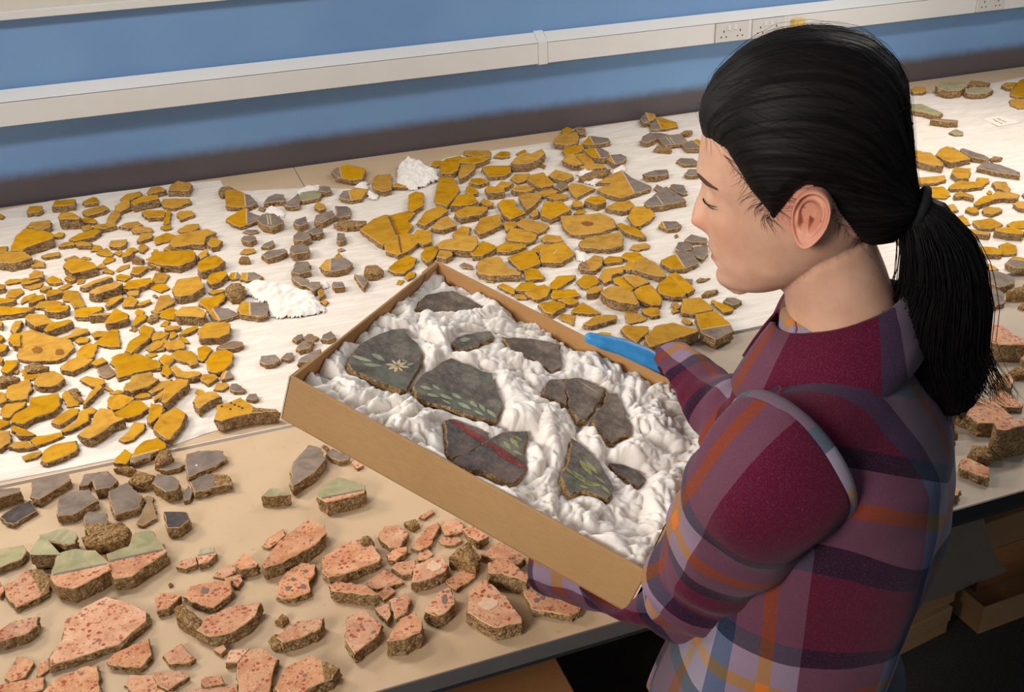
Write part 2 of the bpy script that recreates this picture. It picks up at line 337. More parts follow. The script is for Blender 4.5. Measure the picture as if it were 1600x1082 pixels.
FRAG_DATA = '''
T 0 260 6.364
y30 -40,480 0,470 40,490 20,510 -40,505
y50 270,440 290,400 410,390 425,425 380,450 270,460
y70 515,395 550,340 740,325 735,375 620,390
y110 575,500 610,455 720,460 795,500 780,520 600,525
y40 820,350 920,305 965,315 970,360 840,375
y45 815,455 850,430 1030,385 1075,420 1010,450 880,490
y35 810,525 860,505 955,530 950,560 840,555
y40 1200,320 1260,275 1390,250 1400,275 1290,335 1210,335
y50 1150,390 1280,310 1290,400 1185,450 1150,430
y40 1060,530 1110,450 1180,430 1190,490 1130,560 1060,555
y90 1305,355 1400,300 1560,285 1570,320 1440,345 1330,375
y60 1465,250 1500,210 1591,200 1650,230 1580,250 1480,275
y50 1410,450 1500,435 1640,440 1630,500 1470,510
y60 265,600 310,555 490,535 500,590 420,625
y100 105,830 160,690 250,620 420,640 520,670 520,710 260,800 230,830 @big dome-shaped mustard slab near the back
y35 530,680 590,655 640,660 620,695 545,700
y40 810,600 880,580 935,605 840,640
y55 930,600 970,575 1140,560 1150,585 1010,620
y60 685,725 780,670 950,620 990,640 930,690 760,740
y45 580,790 630,760 730,745 735,775 640,790
y50 740,760 800,742 910,760 890,785 770,785
y40 1190,590 1260,560 1370,545 1410,575 1280,610
y35 1310,630 1360,590 1510,615 1510,640 1340,660
y45 1360,735 1410,665 1510,660 1510,700 1400,740
y40 1085,780 1100,740 1260,725 1250,770 1200,800 1095,795
y30 1375,800 1430,765 1470,800 1420,850 1380,830
y25 905,840 930,780 1000,790 1000,830
y25 960,860 1010,830 1060,810 1120,870 1110,890 1000,880
y25 1130,860 1200,830 1220,860 1190,885
y70 1215,880 1260,830 1330,835 1290,880 1215,900
y25 1260,820 1330,805 1370,830 1340,845
r60 1310,920 1350,890 1425,915 1400,930
y95 -60,940 0,870 50,850 240,850 310,905 200,940 100,960 @thick long mustard slab at the far left edge of the paper
y30 -40,830 0,800 75,795 65,840 0,850
y35 410,890 480,865 590,850 590,880 450,905
y30 300,970 350,925 430,950 440,990 330,1000
y20 640,920 740,885 780,905 700,930
y20 795,915 840,895 900,910 890,925
y90 630,990 680,930 800,920 930,960 960,1000 850,1030 720,1060 @bowl-shaped mustard slab with a dark coarse underside
y25 1025,940 1060,900 1140,910 1130,935 1040,965
y25 960,1000 1010,960 1055,995 985,1015
y30 1020,1045 1060,1010 1130,1040 1120,1060
y20 1150,1035 1200,995 1280,975 1280,1005 1180,1045
y45 1300,1060 1320,1000 1430,990 1460,1010 1380,1070
y60 1460,920 1560,860 1680,890 1640,960 1591,1010 1500,970
y25 1505,860 1550,825 1580,845 1540,870
y30 1440,1000 1490,985 1530,1000 1500,1015
y60 290,1075 340,1030 420,1045 430,1090 300,1120
T 0 420 6.364
y25 50,130 90,105 200,100 210,125 70,150
y45 205,110 250,90 300,95 400,105 300,140 220,155
y35 460,105 520,70 600,100 620,130 540,145 490,140
y40 640,90 700,60 750,100 700,125
y15 760,110 790,95 845,105 830,140 770,150
y55 800,175 950,110 1080,75 1110,85 1000,120 860,185
y100 890,230 960,185 1150,130 1215,145 1150,190 960,250
y25 1150,70 1200,50 1310,75 1240,120 1160,100
y60 1220,180 1280,120 1490,90 1510,130 1370,190 1230,195
y25 1510,110 1550,40 1591,40 1680,60 1640,130 1540,140
y20 1490,190 1540,150 1640,150 1680,190 1600,230
y60 -60,190 0,150 50,160 40,190 -40,210
y30 55,270 110,205 210,195 230,235 160,280 70,285
y20 240,180 300,160 420,140 400,180 310,205
y40 390,205 440,170 510,180 440,215
y25 205,320 230,280 350,240 360,270 250,325 215,345
y60 280,330 320,275 430,255 440,290 330,330
y65 455,250 480,215 590,200 610,230 520,260 470,275
y25 580,190 690,140 710,165 630,205
y30 620,230 650,215 780,225 800,290 840,360 740,380 690,320 630,310
y40 340,375 400,330 530,315 640,335 560,370 430,385
y75 440,400 500,370 680,360 670,400 580,430 470,425
y60 -60,310 0,290 150,300 130,320 0,345
y60 -60,440 0,375 180,385 330,385 250,430 110,450 -40,460
y85 245,490 290,450 440,455 530,530 430,550 350,570 280,520
y60 105,590 150,520 220,515 190,580 145,640
y85 440,600 500,540 690,505 715,520 620,570 470,620
y50 740,420 830,385 1010,378 1000,410 880,460 880,480 760,475
y90 890,460 1000,440 1100,440 1090,455 900,465
y85 1040,530 1120,420 1150,395 1270,450 1270,490 1150,530 1060,540
y25 1025,320 1070,285 1110,275 1080,310
y50 1050,345 1110,290 1210,260 1220,280 1130,345 1070,370
y35 1220,350 1240,290 1310,270 1365,310 1330,370 1230,370
y40 1260,240 1290,220 1380,215 1370,260 1290,265
y35 1360,360 1400,330 1490,305 1500,325 1420,360
g25 1515,265 1545,255 1570,275 1550,285
y25 1340,430 1370,395 1430,420 1420,450 1360,460
y40 1310,555 1340,490 1400,450 1460,460 1440,500 1340,560
r45 1460,500 1500,450 1570,440 1570,490 1490,520
y30 1500,420 1560,400 1600,400 1640,430 1560,440
r25 1285,605 1330,580 1370,590 1340,620
y50 600,685 700,650 760,590 870,600 880,620 760,665 660,695
y30 745,710 800,680 890,690 870,725 780,740
y40 910,640 960,620 1090,620 1060,660 940,680
y35 940,740 1000,690 1110,605 1170,605 1190,770 1100,770
y70 80,700 110,650 200,640 200,760 140,760
y45 185,890 205,700 210,640 320,610 480,665 690,710 730,780 640,870 560,905 330,910 @big flat mustard slab with two brown stains
y60 -60,800 0,745 75,760 40,810 -20,830
y50 -60,690 0,650 40,680 0,715
y60 -61,540 0,510 25,530 10,570
y55 1250,800 1290,720 1390,660 1380,600 1430,560 1520,590 1490,680 1380,770 1310,835
y30 1510,670 1591,620 1680,640 1640,700 1540,700
y30 1450,790 1520,740 1640,700 1690,740 1620,800 1500,815
y40 760,850 800,780 880,740 965,760 930,870 860,890 780,880
y60 605,970 680,910 760,880 920,900 860,950 720,1020 620,1000
y55 10,1010 60,910 180,910 150,970 80,1030
y20 100,1030 140,1000 190,1005 170,1040
y60 -40,900 0,870 35,890 10,930
y20 1450,850 1550,835 1560,860 1500,880
y40 1100,930 1190,850 1300,830 1440,870 1591,940 1580,980 1340,1030 1180,1080 1150,960 @broad flat mustard slab with a pointed right end
y30 1110,880 1170,850 1200,860 1120,900
y45 880,930 1020,880 1060,920 960,960
t15 970,970 1060,950 1150,1040 1060,1085 990,1060
r70 240,960 330,920 470,960 430,990 270,1010
y30 215,1010 280,985 420,1010 400,1030 330,1090 250,1110
T 0 580 6.364
y70 345,110 380,30 540,0 600,30 635,75 560,130 510,150 450,150 380,150
r85 -60,100 0,40 180,50 150,80 0,110
y40 55,230 80,160 180,105 290,90 310,170 280,210 260,270 140,290 65,265
y50 -60,290 0,205 50,220 60,290 0,320
y40 5,390 60,330 250,305 240,340 150,400 90,460 20,450
y70 105,490 160,420 300,345 300,270 570,225 590,330 520,400 350,450 230,520 @long dull-gold slab with a ragged lower edge
y40 -60,520 0,475 90,500 90,520 0,570
y60 105,570 140,540 230,570 350,630 280,640 200,640
y60 -60,700 -40,600 90,595 100,700 0,770 -50,760
y55 90,745 160,705 260,695 360,740 300,755 180,765
y40 305,690 350,650 500,630 600,610 620,640 480,700 370,735
y30 220,850 290,820 400,795 410,820 350,860 250,885
y50 415,890 440,790 540,730 750,695 760,770 740,800 600,860 480,905 @mustard slab nearest the seam on the left, square-ended
y40 800,80 860,50 1030,80 1040,110 980,150 900,140
y25 615,250 640,200 690,195 790,300 770,340 670,350
r50 680,180 750,160 800,200 760,215 830,280 790,290
y65 825,315 900,200 985,130 1010,165 930,240 850,320
y50 510,500 600,430 700,370 780,375 760,430 650,500 590,530
y50 605,590 680,540 770,490 780,410 900,355 955,390 930,420 870,430 880,490 790,540 650,600
y100 785,620 900,540 940,430 990,375 1110,390 1140,450 1230,470 1100,530 980,620 900,660 840,655 @mustard slab with a coarse side, right of three narrow ones
y40 1070,340 1090,250 1200,230 1310,260 1300,300 1200,370 1110,385
y55 1110,430 1220,370 1320,300 1400,290 1475,360 1380,430 1280,460 1210,460
y25 1030,165 1070,150 1120,185 1110,200
y25 1090,215 1170,185 1250,210 1150,225
y70 1230,180 1250,120 1300,105 1310,50 1500,10 1520,60 1570,80 1470,150 1310,195
y30 1330,265 1390,220 1480,220 1500,250 1400,265
y35 1475,200 1560,110 1700,80 1680,140 1520,215
y70 1470,490 1500,320 1620,350 1600,440 1500,510
y35 1185,670 1280,600 1330,510 1440,520 1420,590 1310,680 1230,700
y45 1130,910 1150,870 1240,775 1310,830 1270,900 1250,920 @small upright mustard piece leaning across the table seam
yg50 1310,840 1360,760 1430,700 1560,665 1640,720 1640,760 1500,820 1490,850 1330,890 1300,880 /1300,860 1640,770 @mustard slab with a pale grey front edge at the seam
r35 1530,270 1591,220 1680,200 1680,260 1591,290
T 240 260 6.364
y65 150,240 170,190 240,145 360,165 375,180 345,240 200,235
y40 85,365 95,325 350,320 370,350 270,390 200,415 100,395
y40 95,540 130,440 170,445 150,560 110,570
y30 65,605 100,590 170,580 175,610 120,625
y35 230,465 260,445 380,440 400,480 320,510 270,530
r40 645,250 670,205 740,190 830,235 720,270 680,290
yg55 725,390 720,240 780,235 860,250 960,290 1025,360 960,390 910,400 770,400 /905,230 915,420 @mustard piece with a grey right third under the back edge
yg40 720,530 740,510 860,440 930,410 950,460 1050,490 1040,540 925,575 860,600 780,565 /920,400 928,600 @arrow-shaped piece, mustard left and grey right
g75 1035,530 1080,480 1190,470 1280,530 1280,560 1180,600 1080,580 @round grey piece with two scratched pale lines
y30 240,635 330,580 440,570 455,600 380,640 280,655
y25 0,720 60,690 130,660 240,690 150,740 30,770
y65 165,760 200,690 440,640 530,625 610,655 510,700 500,770 380,770 200,800 @long dull mustard slab with a curled right tip
y35 100,820 165,775 200,800 170,840
y60 540,770 560,720 610,710 680,740 640,790 580,800
y60 440,880 510,820 540,830 530,880 470,920
y85 440,1010 450,950 540,900 620,885 700,940 620,1000 480,1045
y80 -50,940 20,850 380,835 415,870 390,930 250,985 100,980 @biggest bright mustard slab with a pale grey side
y25 0,825 40,825 55,850 0,860
g25 890,650 930,630 1030,630 1040,650 960,670
g60 870,720 900,690 1000,690 1015,720 960,750 900,740
g40 1070,800 1100,770 1185,735 1200,770 1150,800
g60 1080,880 1140,840 1300,820 1320,850 1240,890 1130,915
y25 860,860 900,820 1000,815 1010,850 920,870
r50 845,930 870,890 940,890 960,930 900,935
g55 1095,370 1130,310 1210,275 1290,280 1295,340 1180,350
g30 1040,420 1060,400 1110,410 1090,435
g50 1300,380 1380,320 1440,270 1460,330 1440,390 1370,400
v45 1440,330 1470,260 1600,240 1680,250 1640,310 1500,340
g70 1390,560 1410,530 1510,500 1530,560 1450,590
g80 1390,690 1440,650 1530,650 1560,700 1490,740 1400,730
g80 1355,840 1370,790 1490,770 1540,800 1530,850 1400,870
g50 1395,990 1420,950 1530,945 1560,980 1450,1010
g60 1370,1050 1400,1000 1530,990 1560,1040 1450,1070
g50 1530,650 1591,610 1680,640 1640,690 1560,680
T 240 420 6.364
y85 190,190 240,110 330,95 450,80 490,180 380,250 270,270 220,265 @blocky mustard slab with a notched back edge
y65 530,110 570,50 720,20 725,60 660,120 580,150
yg25 740,90 770,40 840,35 860,90 790,105 /825,30 808,110
yg35 865,100 880,40 1000,35 1080,80 1000,110 940,115 /935,30 925,120
y30 545,235 590,210 700,205 700,220 600,250
r110 710,180 770,130 870,130 900,180 840,250 760,250
y40 10,380 60,270 150,260 205,330 120,380 50,420
y40 450,340 480,290 570,285 690,245 710,280 640,360 560,410 520,380
yg40 540,400 600,390 740,395 850,450 740,490 650,515 590,490 /585,395 665,520 @wedge split diagonally mustard and grey
yg65 835,400 880,330 980,335 1130,345 1130,440 1070,470 940,460 870,450 /955,320 960,480 @square piece, mustard left and grey right, touching crumpled tissue
y100 215,430 290,380 430,375 520,430 490,480 380,470 230,465
y30 50,470 110,410 190,380 230,420 200,500 150,500
y20 65,560 110,520 160,525 130,570
y45 105,600 140,565 270,570 260,590 150,610
y40 255,650 330,590 430,565 440,590 340,640
y25 155,690 165,630 200,625 240,650 190,690
y20 230,700 280,670 320,690 350,735 300,730
y40 -40,680 0,640 80,620 140,650 80,690 0,710
y40 -40,790 0,730 50,710 100,730 60,780 0,810
y35 105,770 150,720 230,705 300,740 305,780 220,800 140,795
y75 445,610 520,545 700,530 760,550 740,640 650,680 590,680 460,690 @wide mustard slab with a scalloped coarse front
t50 630,780 700,740 800,720 880,730 880,760 800,790 680,795
y30 445,900 440,790 520,755 575,800 530,870 500,910
y50 520,920 580,840 700,805 785,840 770,930 700,1000 620,1030 550,1010 @egg-shaped mustard slab at the right fringe of the left cluster
y30 180,850 240,810 320,810 390,830 440,900 350,930 230,900
y40 335,930 380,905 440,915 440,940 370,960
y30 50,900 110,850 190,865 200,900 150,960 110,960
y30 -60,940 20,900 70,940 60,960 0,990
y40 75,1030 90,970 140,960 180,1040 140,1070
y60 170,980 230,965 300,1020 450,1020 460,1050 340,1085 230,1060
y40 465,1090 490,1050 600,1050 640,1080 540,1145 500,1120
yg35 670,1060 700,1015 750,1015 790,1070 680,1105 /735,1000 690,1110
g50 1055,920 1070,870 1210,855 1255,900 1200,940 1110,950
g40 1270,890 1320,840 1380,835 1390,880 1340,905
g40 1380,700 1430,660 1480,650 1480,680 1420,720
g55 1420,780 1480,720 1560,690 1591,710 1560,780 1450,810
g60 1440,930 1470,880 1591,820 1660,800 1640,870 1540,920
g20 1480,700 1530,650 1580,650 1560,700
g60 1370,90 1420,70 1540,110 1530,170 1460,160
g60 1520,160 1570,130 1650,130 1660,180 1560,200
T 240 580 6.364
y95 80,290 130,120 240,80 340,85 330,140 230,210 120,310 @mustard slab with a dark bulging right side
y40 0,260 60,210 140,165 145,190 80,250 10,290
y30 600,180 630,120 720,115 745,150 680,190
g40 755,180 770,130 830,125 910,180 890,200 800,200
g45 920,270 950,230 1020,225 1040,270 990,290
y20 415,210 430,180 490,190 510,220 440,230
y90 400,300 420,250 510,215 600,200 660,250 560,290 450,370
yr120 620,470 640,340 760,310 870,265 920,300 1010,365 1200,375 1230,400 1010,410 850,440 690,490 /1010,300 960,450 @thick mustard block with a pitted ochre side and dark specks
y80 5,570 60,450 220,365 310,420 270,530 160,670 90,640 @bright square-cut mustard block near the seam
y60 -20,470 0,330 60,330 110,380 60,440 0,490
r110 0,880 50,790 130,750 175,800 150,860 60,900
g50 60,975 130,920 250,905 300,930 250,960 130,985
g55 320,900 330,830 450,795 670,795 715,870 600,940 480,990 350,1050 @large grey slab with a white fleck
T 480 220 6.364
gy55 250,300 320,260 400,240 575,275 540,370 430,385 300,360 /310,240 350,390 @mustard piece with a grey left tip at the bare back edge
y55 645,440 660,370 700,340 830,335 835,480 760,500 680,480
y40 840,455 870,425 990,420 1025,450 950,460
y55 1005,690 1010,540 1080,505 1150,520 1150,640 1060,690
gy40 320,545 360,500 430,490 500,470 600,480 540,570 440,590 340,570 /405,470 445,620 @boat-shaped piece, grey left and mustard right
g60 115,480 150,450 220,455 240,490 190,510 130,500
y50 70,650 100,605 170,630 180,670 130,690
g65 75,800 90,740 240,695 280,740 160,810
g40 280,650 400,655 430,680 425,740 310,760
r60 270,820 330,780 580,790 560,830 400,850 300,840
g65 20,910 60,870 140,860 160,910 60,930
g55 295,990 300,920 370,920 380,980 330,1000
y45 1100,810 1180,700 1310,650 1400,690 1320,750 1170,840
y60 1230,860 1330,770 1400,750 1480,840 1350,880
y40 1270,580 1310,370 1450,370 1510,480 1450,570 1390,640 1280,610
y70 1430,640 1500,540 1640,530 1700,600 1591,640
y55 1325,320 1330,220 1380,180 1520,150 1500,280 1440,320
y35 1230,245 1260,200 1360,200 1330,250
T 480 380 6.364
yg65 135,230 180,170 260,150 380,150 440,200 390,250 270,275 180,270 /232,140 222,290 @round grey disc with a mustard rim and white line
y40 270,140 310,90 350,130 320,150
t15 300,65 340,45 375,65 330,80
r85 565,260 590,210 690,205 750,250 690,290 600,290 @pale squat lump beside the round grey disc
g55 470,310 560,330 600,360 560,440 510,380
g60 245,410 260,385 350,385 370,430 270,440
y40 810,250 870,190 1000,120 1080,150 1060,220 960,290 870,290
y50 1130,120 1170,50 1260,25 1310,60 1250,150 1190,190
y60 1290,130 1320,70 1430,65 1440,120 1380,150
y30 970,330 1010,290 1080,290 1060,330 1000,360
y20 890,400 910,365 960,370 930,410
g65 0,430 40,390 110,400 120,440 60,470
y50 110,470 140,450 180,500 120,540
y30 130,580 170,560 210,580 180,610
g50 140,950 160,910 240,875 280,930 210,960
r25 40,940 70,915 115,935 80,965
r25 0,920 30,905 45,930 10,940
r60 -30,1000 0,970 50,980 50,1020 10,1030
T 720 200 6.364
y20 45,260 50,225 280,225 290,280 150,290
y60 -20,340 0,290 130,290 290,295 220,330 140,355
y25 325,280 390,235 480,235 480,280 400,290
y90 505,340 560,280 650,250 700,255 800,210 835,250 760,310 670,350 560,355 @two-horned mustard slab near the back edge
y20 550,255 640,210 650,245 600,265
y50 210,395 290,375 495,375 490,430 430,470 290,480
y60 -20,470 0,370 140,370 130,410 60,470 0,500
y45 85,540 110,505 200,495 280,530 180,560
y40 50,640 60,580 120,585 170,620 160,650 100,655
y75 245,600 280,575 420,590 435,625 350,640 270,640
y30 500,500 540,460 680,450 660,510 570,545
y50 355,570 400,530 520,540 470,580 430,590
y60 505,600 560,575 650,570 730,600 660,630 530,620
y60 670,510 700,465 820,445 920,540 920,560 810,590 740,560
y50 880,470 940,415 1110,460 1110,480 1030,520 940,500
t45 940,580 990,530 1060,550 1060,580 990,620
y40 1075,580 1100,550 1200,560 1330,600 1240,640 1150,690 1090,630
y30 780,640 870,585 965,630 930,650 820,680
y60 580,680 650,650 770,645 800,680 730,760 660,810
y35 860,690 900,650 1060,660 1060,690 960,710
y60 800,860 830,740 1000,730 1090,810 1000,850 900,905
y60 370,750 420,715 530,715 550,790 640,840 570,870 500,900 430,860
y60 0,680 20,660 150,710 160,730 40,760 -40,760
y50 190,735 230,700 320,740 320,760 270,770
y70 -60,840 60,780 230,780 260,800 200,850 0,890
y60 140,1000 200,900 380,860 400,950 320,1000 200,1050
y40 560,960 610,900 770,930 870,970 840,1010 770,1040 660,1010
y40 420,950 450,935 540,930 550,970 460,1020
y40 690,860 720,820 775,810 770,860 720,880
y45 1000,880 1180,870 1380,845 1500,900 1530,980 1400,1030 1200,1060 1100,1050 1030,980 @large worn mustard slab pitted in the middle
y70 1235,720 1290,680 1420,680 1440,730 1350,760
y50 1100,760 1120,725 1200,730 1215,770 1150,780
y25 1120,850 1170,815 1240,815 1230,845
y60 1450,790 1500,760 1620,730 1700,780 1600,820
y60 935,100 980,70 1020,60 1140,40 1170,80 1150,150 1050,165 940,150
y30 1015,60 1010,10 1060,-10 1130,20 1060,45
t45 1140,-5 1200,-15 1240,10 1240,50 1180,60
yg50 1210,150 1280,80 1460,100 1480,130 1400,150 1310,165 /1275,70 1330,175 @grey wedge with a mustard left rim by the back edge
y40 1020,230 1040,175 1210,170 1225,205 1140,250 1060,265
yg60 1240,225 1280,195 1400,205 1470,240 1460,290 1390,300 1300,280 /1330,195 1395,310
y60 1010,320 1040,270 1130,265 1210,355 1120,370
y40 1140,265 1240,250 1320,330 1310,355 1220,360
y50 1190,385 1280,355 1420,360 1440,390 1340,400 1270,410
yg55 1460,310 1480,270 1591,260 1650,290 1600,340 1540,360 /1475,260 1545,370
r65 1175,480 1280,430 1450,410 1480,400 1440,450 1300,490
r15 780,380 810,355 845,370 830,400
T 560 330 6.364
y60 20,180 150,80 260,40 310,45 390,240 260,310 240,330 80,220 @mustard slab with a brown stripe along its right edge
y40 315,45 540,-10 560,20 490,100 540,140 480,215 395,240
yy55 260,320 390,250 470,215 540,235 580,190 700,190 725,300 640,330 590,310 540,360 450,410 400,430 280,390 /395,240 435,430 @mustard slab crossed by a dark brown band
y40 940,220 1030,150 1110,160 1090,240 1000,265
y75 780,330 850,290 950,270 960,240 1170,250 1180,330 1120,390 820,370
t20 1010,530 1050,510 1130,540 1130,570 1040,560
T 720 350 6.364
y50 455,110 500,40 690,70 755,110 740,150 650,180 480,160
y40 800,140 850,100 990,120 1020,160 950,180 820,165
y60 100,280 220,170 340,215 340,240 220,310 120,310
y45 340,235 440,185 640,200 640,225 490,270 380,270
y60 1185,180 1250,140 1570,80 1600,130 1600,210 1460,240 1200,230
y40 690,260 790,200 870,210 800,270 730,280
y55 790,260 880,210 1020,180 1115,270 1110,310 1000,380 810,375 @broad mustard slab with a short scratch
y50 475,330 640,265 740,280 785,360 780,390 630,450 590,450
y75 170,390 260,335 390,330 470,430 590,480 580,500 310,510 180,480 @mustard slab with a stepped front above the tray rim
y40 635,470 700,435 760,450 830,520 820,540 650,550
y40 890,600 960,520 1130,510 1130,530 960,640 890,640
y30 1150,570 1230,510 1340,520 1380,570 1250,640 1200,620
yr55 1330,310 1410,330 1400,400 1330,460 1200,450 1175,400 1260,360 /1240,350 1290,470
y40 1420,360 1470,320 1600,330 1600,370 1440,390
y20 200,525 340,520 330,580 260,570
y40 370,610 420,590 530,640 530,690 450,660
y40 545,640 600,585 720,580 760,625 660,660 560,660
y45 640,680 720,630 830,600 890,640 850,720 760,750 720,740
y40 900,710 920,660 1130,650 1180,710 1060,730 920,740
y30 540,705 630,700 660,740 560,735
y45 970,750 1090,735 1170,760 1160,780 1090,800 1030,780
y60 775,790 930,765 1035,800 1030,820 910,890 840,870
y40 1100,860 1210,780 1390,885 1280,890 1120,880
y20 970,930 1000,895 1130,910 1120,1000
y55 1220,990 1350,910 1540,905 1550,940 1400,980 1300,1010
y70 1250,660 1330,620 1410,620 1410,650 1350,680 1260,690
T 930 160 8.32
gy70 590,210 650,130 770,150 790,190 720,240 640,260 /655,110 715,260
gy40 720,290 770,210 860,200 1050,260 1070,310 920,340 740,350 /785,190 865,350 @mustard kite-shaped piece with a grey left corner at the back
r60 1110,390 1160,365 1265,360 1250,390 1180,400
g70 595,500 620,440 720,390 790,460 770,490 660,520
g50 730,400 840,395 960,420 850,470 790,470
g60 845,480 950,430 1110,410 1190,500 1130,530 1000,550 910,560 @grey piece with two fine white lines near the back edge
r60 780,600 810,550 900,560 990,590 970,620 840,610
gy60 1130,540 1240,500 1330,480 1400,510 1390,590 1200,600 /1245,470 1395,600
g40 1060,760 1110,725 1270,730 1330,770 1320,800 1160,810
g80 625,930 780,880 930,875 950,920 800,960 680,960
g50 1165,930 1220,870 1340,870 1340,950 1210,950
T 930 280 8.32
yg60 25,130 230,50 40,40 270,-80 350,-110 480,-10 705,85 700,120 510,180 330,235 160,190 /340,-120 515,190 @largest half-mustard half-grey slab with a deep notch
y70 145,360 270,300 450,280 500,330 450,390 370,410 200,390
y60 430,490 470,400 500,360 700,360 770,460 720,520 590,600 520,600
g85 640,310 790,190 920,100 1150,250 1170,280 990,310 880,340 690,350 @large grey slab with a fine scored line
g40 770,110 800,70 890,110 850,160
g40 980,80 1020,65 1150,80 1190,180 1130,190 1040,160
yg60 830,600 870,550 1050,550 1120,600 1070,640 940,650 /860,540 915,650 @lone oval grey piece with an ochre left rim
y70 280,590 340,570 560,650 660,740 560,740 400,680
y30 455,900 500,850 650,830 700,850 690,890 560,920
g50 1165,790 1250,720 1450,770 1440,820 1270,815
g60 1050,900 1080,820 1180,815 1270,860 1240,910 1100,940
g50 1245,960 1290,880 1460,860 1450,960 1400,1040
r10 1030,730 1060,710 1080,740 1050,755
T 900 390 6.364
yg50 855,100 985,50 1040,0 1150,30 1215,120 1200,140 1080,185 950,185 870,140 /980,30 1095,200 @half mustard half grey piece with a pale dividing stripe
y45 450,70 490,30 620,25 680,80 600,130
y60 560,190 610,120 680,80 790,130 890,240 880,265 800,260
y40 470,190 520,110 600,115 570,190 540,205
y40 235,270 290,190 460,165 465,220 360,250 350,300 290,330
y50 470,260 620,260 725,320 590,370 520,310
y30 365,290 450,270 580,370 550,410 440,360 380,320
y100 255,420 330,370 480,365 560,430 620,520 600,540 440,520 300,470 @domed mustard slab with a thick gritty front
y55 580,420 640,370 740,350 790,400 850,490 840,540 760,550 610,490
y50 820,350 930,255 1090,425 1060,460 980,470 830,430
y50 930,245 1000,230 1080,290 1180,390 1120,430 1090,420
g20 1090,290 1160,295 1150,340 1110,330
y20 485,630 490,590 700,680 690,700 540,735 510,720
y40 655,600 740,575 820,580 830,650 760,665 680,630
y30 945,540 1000,520 1040,570 1000,590
y25 950,600 990,590 1030,610 970,630
y50 1050,600 1070,490 1240,480 1350,570 1360,590 1170,635 1070,625
yg95 1195,650 1390,610 1530,740 1560,800 1390,890 1250,820 /1190,805 1600,740 @chunky block, mustard on top with a grey front face
r40 1250,450 1290,410 1400,390 1410,410 1310,450
y35 1345,510 1370,500 1560,580 1560,600 1470,620
g50 1465,510 1500,480 1580,480 1650,510 1600,540 1560,550
y30 1055,690 1080,675 1160,720 1130,740 1090,730
y50 455,790 490,755 710,765 720,800 600,920 540,880 480,830
y110 695,860 800,760 960,730 1200,800 1190,820 760,960 730,950 @big mustard block with a tall rough side by the blue glove
r15 1200,300 1230,280 1290,290 1330,280 1280,310 1220,320
y30 180,850 250,820 340,830 350,860
y20 610,970 700,940 720,960 640,985
T 1400 100 7.955
y40 190,320 230,285 360,290 370,330 330,350 220,350
v100 500,260 570,220 860,230 860,280 800,320 660,330 530,300 @big pale green piece by the wall end of the paper
r50 895,250 940,200 1100,215 1170,230 1130,260 1000,250
v70 865,330 930,290 1160,290 1200,320 1120,360 960,370 890,360
y50 1320,260 1360,230 1500,230 1450,290 1380,290
y30 1430,380 1450,280 1540,200 1650,160 1700,200 1700,380 1520,410
y20 1425,440 1700,430 1700,540 1520,550 1430,500
v65 185,500 320,500 560,600 520,640 300,590 190,570
t75 435,690 480,675 770,700 750,720 650,720
v25 660,850 740,810 830,840 830,880 750,885
T 1400 220 7.955
y90 240,230 270,190 330,140 430,150 580,270 570,310 420,290 330,270
y40 210,180 230,110 320,130 310,190
y80 500,170 560,100 640,70 780,130 890,190 920,220 680,265 600,230 @long mustard slab with a thick front right of the hair
g20 640,75 720,85 800,130 790,150
g65 800,110 840,95 1100,180 1160,220 1140,240 930,200
r40 1170,215 1230,185 1320,200 1300,230 1200,240
g60 1010,330 1120,260 1300,300 1530,390 1530,430 1250,390 @long grey slab sloping down to the right
y70 695,390 730,330 930,345 900,460 770,460
y50 660,570 780,500 980,510 1100,545 1060,570 880,590 700,595
y30 1000,510 1020,455 1150,470 1150,510 1090,540
y50 250,460 600,430 620,480 500,520 280,530
y30 345,640 420,580 590,570 670,670 610,710 480,700
y60 725,660 800,625 960,680 960,710 840,680 740,690
y55 1200,520 1250,505 1360,510 1420,590 1400,640 1310,600 1260,590
y70 1200,670 1250,630 1420,640 1530,670 1500,710 1330,710 1250,720
y65 980,770 1080,690 1210,670 1240,720 1130,760 1000,800
y30 1130,640 1160,610 1200,640 1170,670
y60 1460,780 1500,760 1600,750 1700,790 1650,850 1530,830
y60 390,760 420,720 560,800 540,820
y40 605,840 640,800 720,785 770,860 680,870
y60 470,860 600,850 660,880 640,910 540,890
y50 865,850 900,820 1000,830 1030,880 950,890
y50 1080,860 1110,820 1280,830 1325,860 1190,910 1100,890
y30 690,990 740,960 830,920 900,1000 920,1040 800,1040
y45 950,1000 1180,960 1320,1040 1180,1090 1040,1080
y30 1380,1040 1470,1000 1591,990 1700,1020 1600,1080 1480,1080
y40 1570,660 1600,640 1650,650 1600,690
T 1400 340 7.955
y75 820,150 860,130 1170,190 1150,210 940,190
y95 1240,130 1440,115 1591,170 1570,200 1400,190 1250,160
y70 1000,410 1060,360 1200,365 1300,400 1310,450 1130,450
y30 1300,420 1290,340 1380,310 1490,350 1495,440 1340,460
y20 1030,560 1180,580 1270,640 1100,660
yg85 1450,490 1530,490 1700,530 1660,620 1480,620 1370,560 /1360,505 1750,560 @thick grey piece with a mustard back rim at the right photo edge
g85 1090,690 1250,660 1470,740 1460,810 1290,860 1150,800 @large plain grey slab beside the ponytail
g60 1110,890 1250,890 1330,930 1340,1060 1200,1100 1100,1050
r140 1395,880 1591,860 1700,870 1600,910 1430,910
y60 0,160 60,140 160,190 110,290 30,290 @mustard piece seen between the neck and the ponytail
g20 1580,830 1620,820 1650,850 1600,860
T 1480 460 6.01
r30 670,110 720,70 760,80 720,130
p170 310,350 400,290 500,290 650,390 740,420 720,470 500,470 380,440 @big pink-topped lump with a thick brown base beside the ponytail
p40 210,560 240,515 330,545 380,580 330,660 260,620
